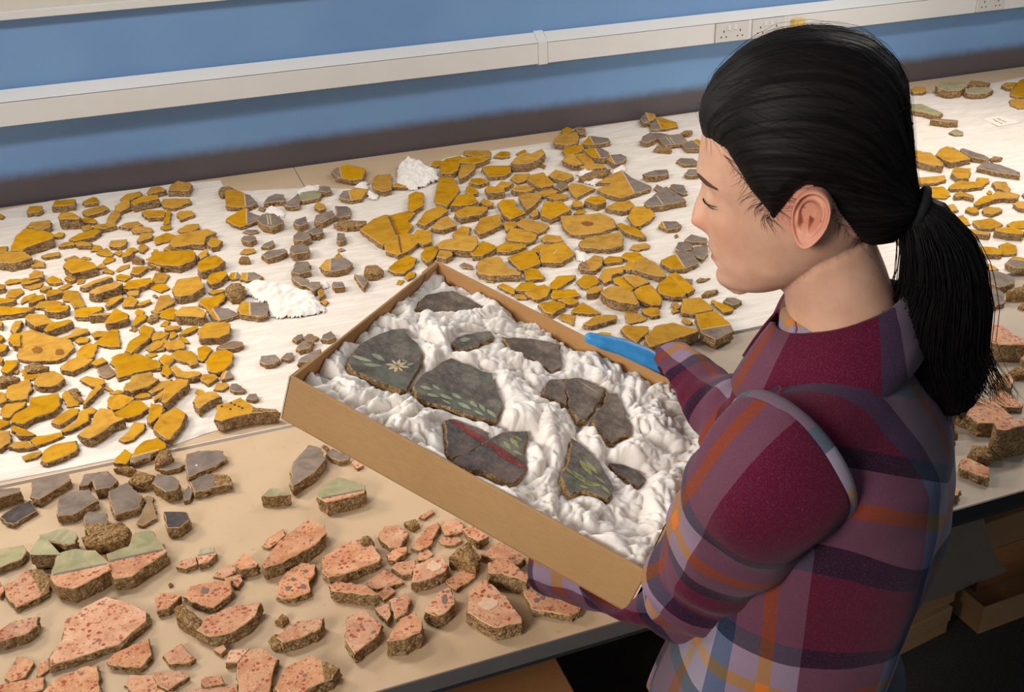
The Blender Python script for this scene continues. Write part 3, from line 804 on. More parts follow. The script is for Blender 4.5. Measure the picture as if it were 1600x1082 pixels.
p60 690,600 710,565 760,565 760,640
r75 590,720 640,670 760,680 760,740 650,740
rp90 440,790 500,750 590,750 620,800 590,880 520,830 /575,730 600,900 @brown lump with a small pink end face
p55 400,990 520,895 710,1030 690,1060 560,1060
T 1400 600 5.41
p120 500,230 600,150 800,130 980,280 840,330 700,330 640,280 @broad pink slab under the tip of the ponytail
p260 840,320 970,290 1100,290 1150,330 1090,350 930,390 860,380 @deepest pink-topped lump at the right photo edge
p100 305,460 350,390 430,400 500,490 400,500
r60 430,370 500,350 530,410 480,420
r95 615,580 660,510 760,510 830,570 810,600 690,610
p75 545,650 570,620 640,640 790,710 770,790 690,770 550,710
p65 270,820 340,780 540,900 520,940 400,980 290,960
T 0 680 5.33
g70 260,510 270,390 560,330 575,380 330,530 @large grey slab just in front of the seam, left of the others
g55 660,420 700,330 890,300 900,330 760,380 740,410
g80 765,370 920,320 970,370 940,420 800,455
g75 480,610 495,530 570,480 740,455 800,540 690,610 600,660 490,670 @broad grey slab with an ochre worn corner
g60 910,470 1060,400 1175,520 1150,600 960,660 930,590 @five-sided grey slab with a smooth top
g100 1270,400 1310,325 1440,345 1490,380 1470,450 1380,470
r90 1070,370 1140,280 1275,320 1260,370 1150,390
r55 950,270 1080,250 1130,280 1060,300
d40 10,680 60,640 250,545 300,630 110,740 60,730 @dark slate-grey oblong piece at the left photo edge
g100 -60,480 0,450 160,440 170,470 0,520 -60,540
d90 1365,640 1550,645 1580,700 1490,770 1400,770 @lone dark shield-shaped piece on bare table
t30 1140,730 1200,600 1230,550 1270,560 1300,690 1200,750
t20 1190,530 1230,505 1280,520 1270,550 1210,560
gr80 700,680 740,640 880,650 890,720 850,800 760,840 710,780 /690,745 900,735 @grey-topped piece leaning on a round ochre lump
r120 690,830 760,870 880,740 1000,700 1070,760 1040,830 900,900 720,900 @round ochre mortar lump
vr130 330,835 520,780 600,800 630,830 620,900 540,920 340,860 270,960 260,990 500,990 /320,860 640,930 @green-topped piece with a crumbly ochre front
v60 -60,960 0,950 190,920 215,960 180,1030 0,1100 -60,1100 @flat pale green slab cut by the left photo border
pv130 430,1190 450,1100 490,990 620,955 790,965 900,1070 915,1120 760,1200 610,1275 480,1250 /440,1165 900,1068 @large block half green half pink with a grey line
vp110 895,990 1070,930 1120,820 1250,800 1350,930 1380,970 1220,1080 1100,1170 960,1190 920,1100 /905,1055 1400,945 @green and pink striped block with a broken ochre corner
r40 835,990 890,990 900,1060 860,1040
T 0 879 5.33
pr50 45,190 130,150 220,65 350,65 415,140 400,240 320,290 140,370 60,280 /225,40 350,270 @square pink piece with an ochre broken back
p85 -60,570 0,560 120,490 310,455 300,530 200,600 0,650 -60,660
p65 430,780 530,640 545,490 700,380 880,295 990,320 1200,420 1200,490 980,680 760,750 440,850 @largest flat pink slab with red specks
p50 890,820 950,760 1230,640 1255,770 1170,870 1060,870 920,850 @rounded pink slab touching the largest flat pink slab
p65 1290,300 1330,260 1470,255 1500,280 1400,380 1310,400
p30 40,960 140,790 270,820 280,840 210,950 100,990
p20 305,940 330,840 410,810 420,880 330,950
p40 350,1090 480,970 720,870 800,870 820,1082 800,1200 500,1300 300,1250 @pink slab cut by the bottom photo border, left part
p40 -40,1040 80,1000 360,960 350,1060 100,1130 0,1150
p20 1045,1020 1090,940 1270,940 1330,1000 1300,1040 1100,1080
p40 1275,920 1500,905 1570,950 1400,1060 1310,1010
p20 1100,1060 1300,1045 1380,1082 1350,1150 1150,1150
p40 -60,230 0,160 40,230 0,280
r8 1400,180 1420,165 1440,185 1410,200
T 230 680 4.21
gr50 285,310 390,255 520,260 550,320 440,340 320,375 /438,240 452,380 @grey piece with an ochre broken right end
g30 235,390 270,330 300,370 280,420 240,430
g70 945,310 960,180 1060,70 1140,90 1165,160 1100,240 960,330 @tall grey leaf-shaped slab on bare table
g35 1180,120 1220,90 1330,140 1320,160 1260,170 1210,150
p20 1345,180 1380,170 1420,200 1380,220
r15 1150,70 1170,60 1195,85 1180,100
vp90 1120,370 1180,310 1250,280 1310,290 1430,330 1420,380 1180,440 1130,410 /1110,425 1440,360 @green-topped block with a pink front stripe
v75 755,400 810,350 860,350 940,390 820,400 @small green-topped pebble-like piece
p85 765,840 870,700 1050,560 1160,600 1170,650 1100,720 900,830 780,870 @long pink slab with a thick dark front
p20 760,730 800,670 890,620 905,660 810,740
T 240 840 5.33
p40 190,240 240,190 350,165 360,220 270,260
vp55 365,150 400,85 500,90 520,140 460,200 380,220 /365,155 540,120
p20 500,320 580,235 660,230 690,280 580,340
p80 680,210 760,125 870,215 850,240 720,270
p30 590,340 720,310 740,360 700,410 620,390
p60 250,490 310,410 500,370 640,360 640,470 500,580 400,560 @pink slab with a grey blotch, five-sided
r120 170,580 230,540 400,680 350,740 200,650
p95 370,770 350,710 460,650 680,570 880,550 840,650 760,720 640,790 470,820 @curved pink slab with a dark thick right end
p40 80,980 230,885 270,940 340,1010 290,1040 130,1050
p50 1030,480 1030,400 1110,290 1230,215 1340,230 1340,300 1290,370 1300,450 1180,500 1070,500 @knobbly pink slab with grey inclusions
p90 1030,830 1120,740 1200,700 1410,670 1380,760 1200,840 1080,870 @half-moon pink slab with a deep front
r40 955,850 1010,800 1070,830 1060,920 1000,910
r50 1010,690 1070,630 1120,660 1070,710
p40 500,930 580,895 605,930 560,970
p60 600,1040 640,940 790,930 700,1040
T 160 980 2.963
p30 625,160 680,110 730,100 810,150 780,240 770,310 700,360 640,330 @pink slab cut by the bottom photo border, middle one
pr50 805,280 850,190 960,135 1090,190 1060,240 960,280 900,330 850,330 /1010,120 1040,330 @crumbly pink and ochre slab at the bottom photo border
p30 455,250 480,230 550,228 560,260 480,275
p20 320,300 480,285 620,265 625,330 400,350
p50 1130,60 1130,-40 1200,-80 1290,-10 1270,40 1170,120
T 470 780 5.33
p80 185,600 190,480 400,360 560,330 660,490 640,520 420,600 240,650 @long pink slab with a dark knob at its back corner
p95 240,710 340,690 540,720 640,790 600,800 380,780 260,760 @thick slab showing a thin pink top and grey side
p30 560,690 690,590 850,680 850,695 640,750 570,720
p30 640,780 730,720 785,770 690,840
p40 760,570 800,530 950,510 950,560 920,620 850,630
p85 930,690 945,560 1090,490 1160,475 1220,550 1200,600 1080,660 960,690 @rounded pink block with a pale patch
p20 980,510 990,420 1040,395 1100,460 1050,500
p40 930,400 1040,240 1140,190 1150,240 1110,310 1090,370 1000,420
p55 645,300 700,230 810,215 890,290 820,400 740,400 670,340
p50 720,460 790,410 880,400 880,440 790,510 730,500
r50 860,190 950,160 985,200 930,230
p25 985,145 1090,85 1110,110 1030,160
p30 1170,200 1260,165 1350,200 1340,270 1200,300
p25 1155,350 1190,320 1320,320 1335,350 1280,380 1190,380
p65 1350,250 1440,220 1560,310 1480,350 1400,310
r120 1235,460 1390,330 1490,470 1440,540 1320,480 @dark ochre lump standing among pink pieces
p25 1210,680 1410,550 1450,650 1300,750 1250,730
p100 1030,930 1150,780 1250,740 1280,870 1200,950 1120,970 @teardrop pink block with a dark smudge
p50 620,910 730,870 750,960 720,1010 660,960
T 580 880 3.81
p30 110,220 200,180 235,220 210,290 150,330
p95 95,460 180,330 260,290 300,350 290,410 200,450 @pink block with a rough dark right side near the front edge
p80 580,290 590,170 680,100 760,170 800,200 890,320 890,350 740,380 640,330 @large pink slab with a whitish middle near the front edge
p40 915,170 940,100 1000,45 1050,110 1240,210 1235,280 1180,310 960,270 @large pink slab with dark spots at the tray corner
p90 705,60 700,0 790,-40 940,80 920,110 780,60
T 640 780 4.703
p50 525,410 600,350 660,320 850,430 790,480 700,440 610,430
r15 880,460 920,450 945,490 900,490
'''
# ------------------------------------------------------------------ fragments of painted wall plaster
def mat_top(name, stops, speck=None, scr=.25, rough=.8, bumpk=.25, sc=60, wear=None):
    t = NT(name, rough, .12); c = t.coord('Object'); oi = t.node('ShaderNodeObjectInfo').outputs['Random']
    ad = t.node('ShaderNodeVectorMath'); ad.operation = 'ADD'; cm = t.node('ShaderNodeCombineXYZ'); t.lk(t.math('MULTIPLY', oi, 17.0), cm.inputs[0]); t.lk(t.math('MULTIPLY', oi, 5.0), cm.inputs[1])
    t.lk(c, ad.inputs[0]); t.lk(cm.outputs[0], ad.inputs[1]); v = ad.outputs[0]
    n = t.noise(v, sc*.45, 6, .62, dist=.6)
    col = t.ramp(n, stops)
    hs = t.node('ShaderNodeHueSaturation'); t.lk(col, hs.inputs['Color'])
    t.lk(t.math('ADD', t.math('MULTIPLY', oi, .24), .87), hs.inputs['Value'])
    t.lk(t.math('ADD', t.math('MULTIPLY', t.math('FRACT', t.math('MULTIPLY', oi, 7.3)), .14), .92), hs.inputs['Saturation'])
    col = hs.outputs[0]
    if wear:
        w = t.noise(v, sc*1.6, 5, .7); col = t.mix(t.ramp(w, [(.60, (0, 0, 0)), (.70, (.55, .55, .55))]), col, wear)
    if speck:
        for s_, c_, th in speck:
            d = t.voro(v, s_); r = t.noise(v, s_*.5, 2)
            f = t.math('MULTIPLY', t.ramp(d, [(th*.7, (1, 1, 1)), (th, (0, 0, 0))]), t.ramp(r, [(.48, (0, 0, 0)), (.56, (1, 1, 1))]))
            col = t.mix(f, col, c_)
    t.color(col); t.bump(t.noise(v, sc*4, 6, .7), bumpk, .0015); return t.m
M_Y = mat_top('mustard_paint', [(.28, srgb(158, 110, 20)), (.5, srgb(190, 138, 22)), (.72, srgb(200, 150, 32))], wear=srgb(156, 110, 40))
M_G = mat_top('grey_paint', [(.28, srgb(106, 93, 84)), (.5, srgb(130, 115, 103)), (.72, srgb(150, 134, 118))], wear=srgb(168, 150, 124))
M_D = mat_top('slate_paint', [(.28, srgb(62, 58, 60)), (.5, srgb(82, 75, 74)), (.72, srgb(104, 94, 88))], wear=srgb(140, 124, 108))
M_V = mat_top('green_paint', [(.28, srgb(134, 132, 98)), (.5, srgb(160, 154, 118)), (.72, srgb(188, 174, 136))], wear=srgb(190, 160, 116))
M_T = mat_top('brown_paint', [(.28, srgb(122, 98, 74)), (.5, srgb(142, 116, 88)), (.72, srgb(160, 134, 102))])
M_P = mat_top('pink_paint', [(.28, srgb(186, 128, 94)), (.5, srgb(208, 154, 118)), (.72, srgb(222, 178, 142))], speck=[(110, srgb(164, 84, 62), .42), (190, srgb(178, 104, 78), .40), (240, srgb(232, 200, 166), .26), (55, srgb(146, 112, 100), .24)], bumpk=.4)
def mat_mortar(name, stops, sc=1.0):
    t = NT(name, .95, .10); v = t.coord('Object')
    wv = t.node('ShaderNodeVectorMath'); wv.operation = 'ADD'; nz = t.node('ShaderNodeTexNoise'); nz.inputs['Scale'].default_value = 90; t.lk(v, nz.inputs['Vector'])
    sc_ = t.node('ShaderNodeVectorMath'); sc_.operation = 'SCALE'; sc_.inputs['Scale'].default_value = .008; t.lk(nz.outputs['Color'], sc_.inputs[0]); t.lk(v, wv.inputs[0]); t.lk(sc_.outputs[0], wv.inputs[1]); v = wv.outputs[0]
    n = t.noise(v, 60*sc, 8, .7); col = t.ramp(n, stops)
    tones = [(.18, srgb(84, 62, 40)), (.36, srgb(142, 106, 64)), (.55, srgb(184, 144, 92)), (.72, srgb(210, 180, 134)), (.86, srgb(232, 212, 178))]
    for s_, k in ((170, .40), (430, .38)):
        bw = t.node('ShaderNodeRGBToBW'); t.lk(t.voro(v, s_*sc, out='Color'), bw.inputs[0]); col = t.mix(k, col, t.ramp(bw.outputs[0], tones))
    d = t.voro(v, 170*sc); pit = t.noise(v, 200, 5, .7)
    col = t.mix(t.ramp(pit, [(.30, (.6, .6, .6)), (.42, (0, 0, 0))]), col, srgb(66, 48, 30))
    t.color(col); t.bump(t.math('SUBTRACT', t.math('MULTIPLY', pit, 1.2), d), 1.0, .005); return t.m
M_SIDE = mat_mortar('mortar_side', [(.3, srgb(116, 90, 60)), (.5, srgb(162, 128, 86)), (.7, srgb(196, 162, 116))])
M_LUMP = mat_mortar('ochre_mortar', [(.3, srgb(128, 88, 40)), (.5, srgb(168, 120, 60)), (.7, srgb(196, 150, 86))])
M_CHIP = plain('pale_lime_edge', srgb(206, 170, 122), .9, .15, .16, 160, .3)
M_BROWNLINE = plain('brown_line', srgb(118, 82, 48), .8)
TOPS = {'y': M_Y, 'g': M_G, 'd': M_D, 'v': M_V, 't': M_T, 'p': M_P, 'r': M_LUMP}
SHORT = {'y': 'mustard', 'g': 'grey', 'd': 'dark', 'v': 'green', 't': 'brown', 'p': 'pink', 'r': 'ochre'}

def resample(pts, marks, step, rng, amp):
    out = []; mk = []
    n = len(pts)
    for i in range(n):
        a, b = pts[i], pts[(i+1) % n]; L = (b-a).length; k = max(1, min(7, int(round(L/step))))
        nrm = Vector((-(b-a).y, (b-a).x)).normalized() if L > 1e-6 else Vector((0, 0))
        for j in range(k):
            p = a+(b-a)*(j/k)
            if j: p = p+nrm*rng.uniform(-amp, amp)+(b-a)/k*rng.uniform(-.25, .25)
            if j == 0 and i in marks: mk.append(len(out))
            out.append(p)
    return out, mk
def inset(P, d):
    n = len(P); o = []
    for i in range(n):
        a, b, c = P[i-1], P[i], P[(i+1) % n]
        e1 = (b-a); e2 = (c-b)
        n1 = Vector((-e1.y, e1.x)); n2 = Vector((-e2.y, e2.x))
        m = (n1.normalized() if n1.length > 1e-7 else n1)+(n2.normalized() if n2.length > 1e-7 else n2)
        o.append(b+(m.normalized()*d if m.length > 1e-4 else m))
    return o
def polyarea(P): return sum(P[i-1].x*P[i].y-P[i].x*P[i-1].y for i in range(len(P)))/2

def frag_mesh(name, top, t, kind, marks, rng, step=.008):
    """top: list of 2D points (ccw) relative to centre; t thickness"""
    if polyarea(top) < 0:
        n0 = len(top); top = top[::-1]; marks = [n0-1-i for i in marks]
    size = max((p-q).length for p in top for q in top)
    amp = min(.0016, size*.022)
    P, mk = resample(top, marks, max(step, size/11), rng, amp)
    n = len(P)
    ins = inset(P, min(.0010, size*.018))
    rough = kind[0] == 'r' and len(kind) == 1
    V = []; F = []; MI = []
    def ring(Q, z, j=0, jz=0):
        b = len(V)
        for q in Q: V.append((q.x+rng.uniform(-j, j), q.y+rng.uniform(-j, j), (z+rng.uniform(-jz, jz))))
        return b
    ct = sum(P, Vector((0, 0)))/n
    if rough:
        r0 = ring([ct+(q-ct)*.55 for q in P], t*1.04, size*.03, t*.05)
        r1 = ring([ct+(q-ct)*.93 for q in P], t*.86, size*.02, t*.05)
    else:
        r0 = ring(ins, t, 0, t*.008)
        r1 = ring(P, t-min(.0014, t*.12), 0, min(.0005, t*.03))
    flare = rng.uniform(-.01, .045)
    jt = min(.0034, size*.032)
    r2 = ring([ct+(q-ct)*(1+flare*.6) for q in P], t*.74, jt, t*.06)
    r3 = ring([ct+(q-ct)*(1+flare) for q in P], t*.48, jt, t*.06)
    r5 = ring([ct+(q-ct)*(1+flare*.7) for q in P], t*.22, jt, t*.05)
    r4 = ring([ct+(q-ct)*.95 for q in P], 0, min(.0015, size*.02), 0)
    if len(mk) == 2 and not rough:
        a, b = sorted(mk)
        f1 = list(range(a, b+1)); f2 = list(range(b, n))+list(range(0, a+1))
        first_in_1 = not (0 < a) and False
        # original vertex 0 sits at resampled index 0 (or, when reversed, the last): test which half holds it
        home = 0 if not frag_mesh.rev else n-1
        k1, k2 = (0, 1) if (a <= home <= b) else (1, 0)
        F.append(tuple(r0+i for i in f1)); MI.append(0 if k1 == 0 else 3)
        F.append(tuple(r0+i for i in f2)); MI.append(0 if k2 == 0 else 3)
        if kind in ('yg', 'gy', 'yy', 'gr', 'pv', 'vp') and kind != 'gr':
            A, B = ins[a], ins[b]; d = (B-A); nn = Vector((-d.y, d.x)).normalized()*(.0022 if kind != 'yy' else .003)
            A, B = A+d*.03, B-d*.03
            z = t+.0004; q = len(V)
            for p in (A-nn, A+nn, (A+B)/2+nn*1.2, B+nn, B-nn, (A+B)/2-nn*.9): V.append((p.x, p.y, z))
            F.append((q, q+1, q+2, q+3, q+4, q+5)[::-1]); MI.append(4 if kind in ('yy', 'pv', 'vp') else 2)
    else:
        F.append(tuple(r0+i for i in range(n))); MI.append(1 if rough else 0)
    for (u, w, m) in ((r0, r1, 1 if rough else 2), (r1, r2, 1), (r2, r3, 1), (r3, r5, 1), (r5, r4, 1)):
        for i in range(n):
            j = (i+1) % n
            F.append((u+i, w+i, w+j, u+j)); MI.append(m)
    F.append(tuple(r4+i for i in range(n))[::-1]); MI.append(1)
    me = bpy.data.meshes.new(name); me.from_pydata(V, [], F); me.update()
    me.polygons.foreach_set('material_index', MI)
    return me
frag_mesh.rev = False

FR = []
def parse():
    ox = oy = 0; s = 1
    for ln in FRAG_DATA.strip().splitlines():
        ln = ln.strip()
        if not ln: continue
        name = None
        if '@' in ln: ln, name = ln.split('@'); name = name.strip()
        if ln[0] == 'T':
            _, ox, oy, s = ln.split(); ox, oy, s = float(ox), float(oy), float(s); continue
        split = None
        if '/' in ln: ln, sp = ln.split('/'); split = [tuple(float(c) for c in p.split(',')) for p in sp.split()]
        w = ln.split(); k = w[0].rstrip('0123456789'); t = float(w[0][len(k):])/s
        px = [tuple(float(c) for c in p.split(',')) for p in w[1:]]
        C = lambda p: (ox+p[0]/s, oy+p[1]/s)
        FR.append(dict(kind=k, t=t, px=[C(p) for p in px], split=[C(p) for p in split] if split else None, name=name))
parse()
NAMES = {'y': 'mustard_plaster_fragment', 'g': 'grey_plaster_fragment', 'd': 'slate_plaster_fragment', 'v': 'green_plaster_fragment', 't': 'brown_plaster_fragment', 'p': 'pink_plaster_fragment', 'r': 'mortar_lump'}
rng = random.Random(7)
for f in FR:
    px = f['px']; n = len(px)
    cx = sum(p[0] for p in px)/n; cy = sum(p[1] for p in px)/n
    # the pixel outline is the top face; find table height, thickness
    zt = Z2+.0012 if onz(cx, cy+f['t']*.5, Z1).y > SEAM-.01 else Z1
    d = (onz(cx, cy+f['t'], zt)-CAM); dep = d.dot(FW); el = math.asin(-d.z/d.length)
    t = max(.005, f['t']*1.0*dep/FPX/max(.3, math.cos(el)))
    f['c'] = (cx, cy)
    # split points on the outline
    px = [(cx+(x-cx)*1.045, cy+(y-cy)*1.045) for x, y in px]
    marks = []; pts = list(px)
    if f['split']:
        (x1, y1), (x2, y2) = f['split']; out = []
        sd = lambda p: (x2-x1)*(p[1]-y1)-(y2-y1)*(p[0]-x1)
        for i in range(n):
            a, b = px[i], px[(i+1) % n]; out.append(a); sa, sb = sd(a), sd(b)
            if sa*sb < 0 and len(marks) < 2:
                k = sa/(sa-sb); marks.append(len(out)); out.append((a[0]+(b[0]-a[0])*k, a[1]+(b[1]-a[1])*k))
        pts = out
        if len(marks) != 2: marks = []
    W3 = [onz(x, y, zt+t) for x, y in pts]
    ctr = sum(W3, Vector())/len(W3)
    top = [Vector((p.x-ctr.x, p.y-ctr.y)) for p in W3]
    k = f['kind']; frag_mesh.rev = polyarea(top) < 0
    f['world'] = Vector((ctr.x, ctr.y, zt)); f['thick'] = t
    nm = NAMES[k[0]] if len(k) == 1 else ('two_tone_plaster_fragment' if k != 'yy' else NAMES['y'])
    me = frag_mesh(nm, top, t, k, marks, rng)
    m0 = TOPS[k[0]]; m1 = TOPS[k[-1]] if k != 'yy' else M_Y
    o = link(nm, me, [m0, M_LUMP if k == 'r' else M_SIDE, M_CHIP, m1, M_BROWNLINE if k == 'yy' else M_G])
    o.location = f['world']
    f['obj'] = o
# ---- marks that tell single pieces apart: stains, scored lines, blotches (flat paint and wear on the top face)
M_STAIN = plain('brown_stain', srgb(138, 94, 44), .85, .1, .18, 90); M_PALELINE = plain('pale_line', srgb(206, 190, 160), .85, .1, .1, 90)
M_BLOTCH = plain('grey_blotch', srgb(132, 112, 104), .85, .1, .12, 90); M_WHITEN = plain('whitish_patch', srgb(226, 194, 164), .85, .1, .1, 120); M_DARKSPOT = plain('dark_spot', srgb(84, 58, 32), .85, .1, .1, 90)
def decal(key, name, mat, tile, pts, blob=None):
    ff = next(f for f in FR if f['name'] and key in f['name']); ox, oy, s_ = tile; z = ff['world'].z+ff['thick']+.0006
    if blob:
        cx, cy, rx, ry, n = blob; rr = random.Random(int(cx+cy)); pts = []
        for i in range(n): a = 2*PI*i/n; k = rr.uniform(.75, 1.15); pts.append((cx+rx*k*math.cos(a), cy+ry*k*math.sin(a)))
    V = [onz(ox+x/s_, oy+y/s_, z)-ff['world'] for x, y in pts]
    o = mesh(name, V, [tuple(range(len(V)))], [mat], ff['obj'])
    if o.data.polygons[0].normal.z < 0: o.data.flip_normals()
    return o
def dline(key, name, mat, tile, a, b, w):
    dx, dy = b[0]-a[0], b[1]-a[1]; L = math.hypot(dx, dy); nx, ny = -dy/L*w, dx/L*w
    decal(key, name, mat, tile, [(a[0]-nx, a[1]-ny), (a[0]+nx, a[1]+ny), (b[0]+nx, b[1]+ny), (b[0]-nx, b[1]-ny)])
TA2, TB1, TB3, TC3, TD0, TD1, TD2, TD3, TI4, TI5, TI8 = (0, 420, 6.364), (240, 260, 6.364), (240, 580, 6.364), (720, 200, 6.364), (560, 330, 6.364), (720, 350, 6.364), (930, 160, 8.32), (930, 280, 8.32), (240, 840, 5.33), (470, 780, 5.33), (580, 880, 3.81)
decal('two brown stains', 'brown_stain', M_STAIN, TA2, None, (372, 805, 58, 34, 14)); decal('two brown stains', 'brown_stain', M_STAIN, TA2, None, (596, 828, 52, 32, 14))
for dx in (0, 28): dline('two scratched pale lines', 'scratched_line', M_PALELINE, TB1, (1128+dx, 484), (1140+dx, 580), 5)
decal('white fleck', 'white_fleck', M_PALELINE, TB3, None, (424, 938, 14, 11, 8))
for x, y in ((678, 352), (770, 318), (806, 334), (848, 352), (880, 368), (762, 378)): decal('thick mustard block', 'dark_speck', M_DARKSPOT, TB3, None, (x, y, 13, 9, 8))
decal('pitted in the middle', 'worn_patch', M_STAIN, TC3, None, (1255, 952, 62, 26, 12))
dline('brown stripe along its right', 'brown_stripe', M_BROWNLINE, TD0, (304, 52), (384, 236), 11)
dline('short scratch', 'scratch', M_PALELINE, TD1, (918, 302), (958, 262), 4)
for dx in (0, 40): dline('two fine white lines', 'white_line', M_PALELINE, TD2, (925+dx, 455), (990+dx, 535), 4)
dline('fine scored line', 'scored_line', M_PALELINE, TD3, (800, 215), (880, 325), 5)
decal('grey blotch', 'grey_blotch', M_BLOTCH, TI4, None, (425, 440, 36, 28, 12))
for x, y, r1 in ((1245, 408, 26), (1160, 350, 18), (1120, 425, 24), (1265, 282, 18)): decal('grey inclusions', 'grey_inclusion', M_BLOTCH, TI4, None, (x, y, r1, r1*.9, 10))
decal('pale patch', 'pale_patch', M_WHITEN, TI5, None, (1110, 560, 62, 44, 14))
decal('dark smudge', 'dark_smudge', M_BLOTCH, TI5, None, (1196, 836, 24, 42, 12))
decal('whitish middle', 'whitish_patch', M_WHITEN, TI8, None, (700, 240, 62, 40, 16))
for x, y in ((1020, 205), (1120, 185), (1190, 212), (985, 222), (1100, 150)): decal('dark spots', 'dark_spot', M_BLOTCH, TI8, None, (x, y, 20, 14, 9))
ff = next(f for f in FR if f['name'] and 'dark knob' in f['name']); kp = onz(470+553/5.33, 780+362/5.33, ff['world'].z+ff['thick'])-ff['world']
bm = bmesh.new(); bmesh.ops.create_icosphere(bm, subdivisions=2, radius=.013)
for v in bm.verts: v.co = v.co*(1+.35*noise.noise(v.co*90))+kp-Vector((0, 0, .002))
bm_obj('knob', bm, [M_SIDE], ff['obj'])
# ---- labels: distinctive pieces carry their own; every other piece is told by its nearest distinctive neighbour
def describe(f):
    px = np.array(f['px']); c = px-px.mean(0); u, s_, vt = np.linalg.svd(c, full_matrices=False)
    e = c@vt.T; L = np.ptp(e[:, 0]); Wd = np.ptp(e[:, 1]); f['L'] = L
    size = 'large' if L >= 62 else 'medium' if L >= 34 else 'small' if L >= 16 else 'tiny'
    shape = 'narrow' if L/max(Wd, 1) > 2.3 else ('triangular' if len(px) == 3 else '')
    k = f['kind']
    if k == 'r': nm = 'mortar lump'
    elif len(k) == 1: nm = SHORT[k]+' fragment'
    elif k == 'yy': nm = 'mustard fragment'
    else: nm = SHORT[k[0]]+'-and-'+SHORT[k[1]]+' fragment'
    f['base'] = ' '.join(x for x in (size, shape, nm) if x)
    f['col'] = nm
for f in FR: describe(f)
LM = [f for f in FR if f['name']]
ORD = ['nearest', 'second', 'third', 'fourth', 'fifth', 'sixth', 'seventh', 'eighth']
def direction(a, b):
    dx, dy = b['c'][0]-a['c'][0], b['c'][1]-a['c'][1]
    if abs(dx) >= abs(dy): return 'right of' if dx > 0 else 'left of'
    return 'in front of' if dy > 0 else 'behind'
rank = {}
for li, l in enumerate(LM):
    b = {}
    for i, f in enumerate(FR):
        if f is l: continue
        b.setdefault((f['base'], direction(l, f)), []).append((math.dist(l['c'], f['c']), i))
    for key, lst in b.items():
        lst.sort()
        for r, (d, i) in enumerate(lst[:8]): rank.setdefault(i, []).append((r*45+d, r, li, key[1]))
used = set()
GROUP = {'y': 'mustard painted plaster fragments', 'g': 'grey painted plaster fragments', 'd': 'grey painted plaster fragments', 'v': 'green painted plaster fragments', 't': 'brown painted plaster fragments', 'p': 'pink painted plaster fragments', 'r': 'bare mortar lumps'}
for i, f in enumerate(FR):
    if f['name']:
        lab = f['name']; 
    else:
        lab = None
        for cost, r, li, dr in sorted(rank.get(i, [])):
            cand = f"{ORD[r]} {f['base']} {dr} the {LM[li]['name']}"
            if len(cand.split()) <= 16 and cand not in used: lab = cand; break
        if lab is None: lab = f['base']+' lying among the fragments'
    used.add(lab)
    k = f['kind']
    tag(f['obj'], lab, 'mortar lump' if k == 'r' else 'plaster fragment', GROUP[k] if len(k) == 1 else 'two-tone painted plaster fragments')
# ------------------------------------------------------------------ cardboard tray held over the table
from mathutils import Euler
TA, TB, TC = -.766, .343, -.013
TM = Matrix.Translation((.448, 1.257, 1.099)) @ (Matrix.Rotation(TA, 4, 'Z') @ Matrix.Rotation(TB, 4, 'Y') @ Matrix.Rotation(TC, 4, 'X'))
TMi = TM.inverted()
TL, TW, TH = .553, .442, .081
def tpx(x, y, zl):
    n = TM.to_3x3() @ Vector((0, 0, 1)); return TMi @ onplane(x, y, TM @ Vector((0, 0, zl)), n)
def mat_card(name, c0, c1):
    t = NT(name, .78, .25); c = t.coord('Object'); n = t.noise(c, 4, 4); f = t.noise(t.coord('Object', (30, 220, 220)), 2, 4, .6); sp = t.noise(c, 320, 2)
    col = t.ramp(n, [(.3, c0), (.7, c1)])
    col = t.mix(.10, col, t.ramp(f, [(.3, (.25, .18, .1)), (.7, (1, .9, .75))]), 'OVERLAY')
    col = t.mix(t.ramp(sp, [(.66, (0, 0, 0)), (.72, (.3, .3, .3))]), col, srgb(120, 90, 60))
    t.color(col); t.bump(f, .05, .001); return t.m
M_CARD = mat_card('kraft_cardboard', srgb(168, 131, 88), srgb(180, 143, 98))
M_CARDIN = mat_card('kraft_inside', srgb(172, 130, 82), srgb(186, 142, 92))
M_CARDEDGE = plain('cut_card_edge', srgb(214, 198, 172), .85, .1, .08, 200)
tray = empty('cardboard_tray'); tray.matrix_world = TM
tag(tray, 'shallow brown cardboard tray held in both hands over the table', 'tray')
hx, hy = TL/2, TW/2; th = .0045
def tb(name, lo, hi, mat=M_CARD, bev=.0012):
    return box(name, lo, hi, mat, tray, bev)
tb('base', (-hx, -hy, -TH), (hx, hy, -TH+.004))
def wall(name, lo, hi, inner):
    bm = bmesh.new(); add_box(bm, lo, hi, bevel=.0016)
    o = bm_obj(name, bm, [M_CARD, M_CARDIN], tray)
    for p in o.data.polygons:
        if p.normal.dot(Vector(inner)) > .7: p.material_index = 1
    return o
wall('long_side', (-hx, -hy, -TH), (hx, -hy+th, 0), (0, 1, 0))
wall('long_side', (-hx, hy-th, -TH), (hx, hy, 0), (0, -1, 0))
wall('short_side', (-hx, -hy+th+.0006, -TH), (-hx+th, hy-th-.0006, -.0008), (1, 0, 0))
wall('short_side', (hx-th, -hy+th+.0006, -TH), (hx, hy-th-.0006, -.0008), (-1, 0, 0))
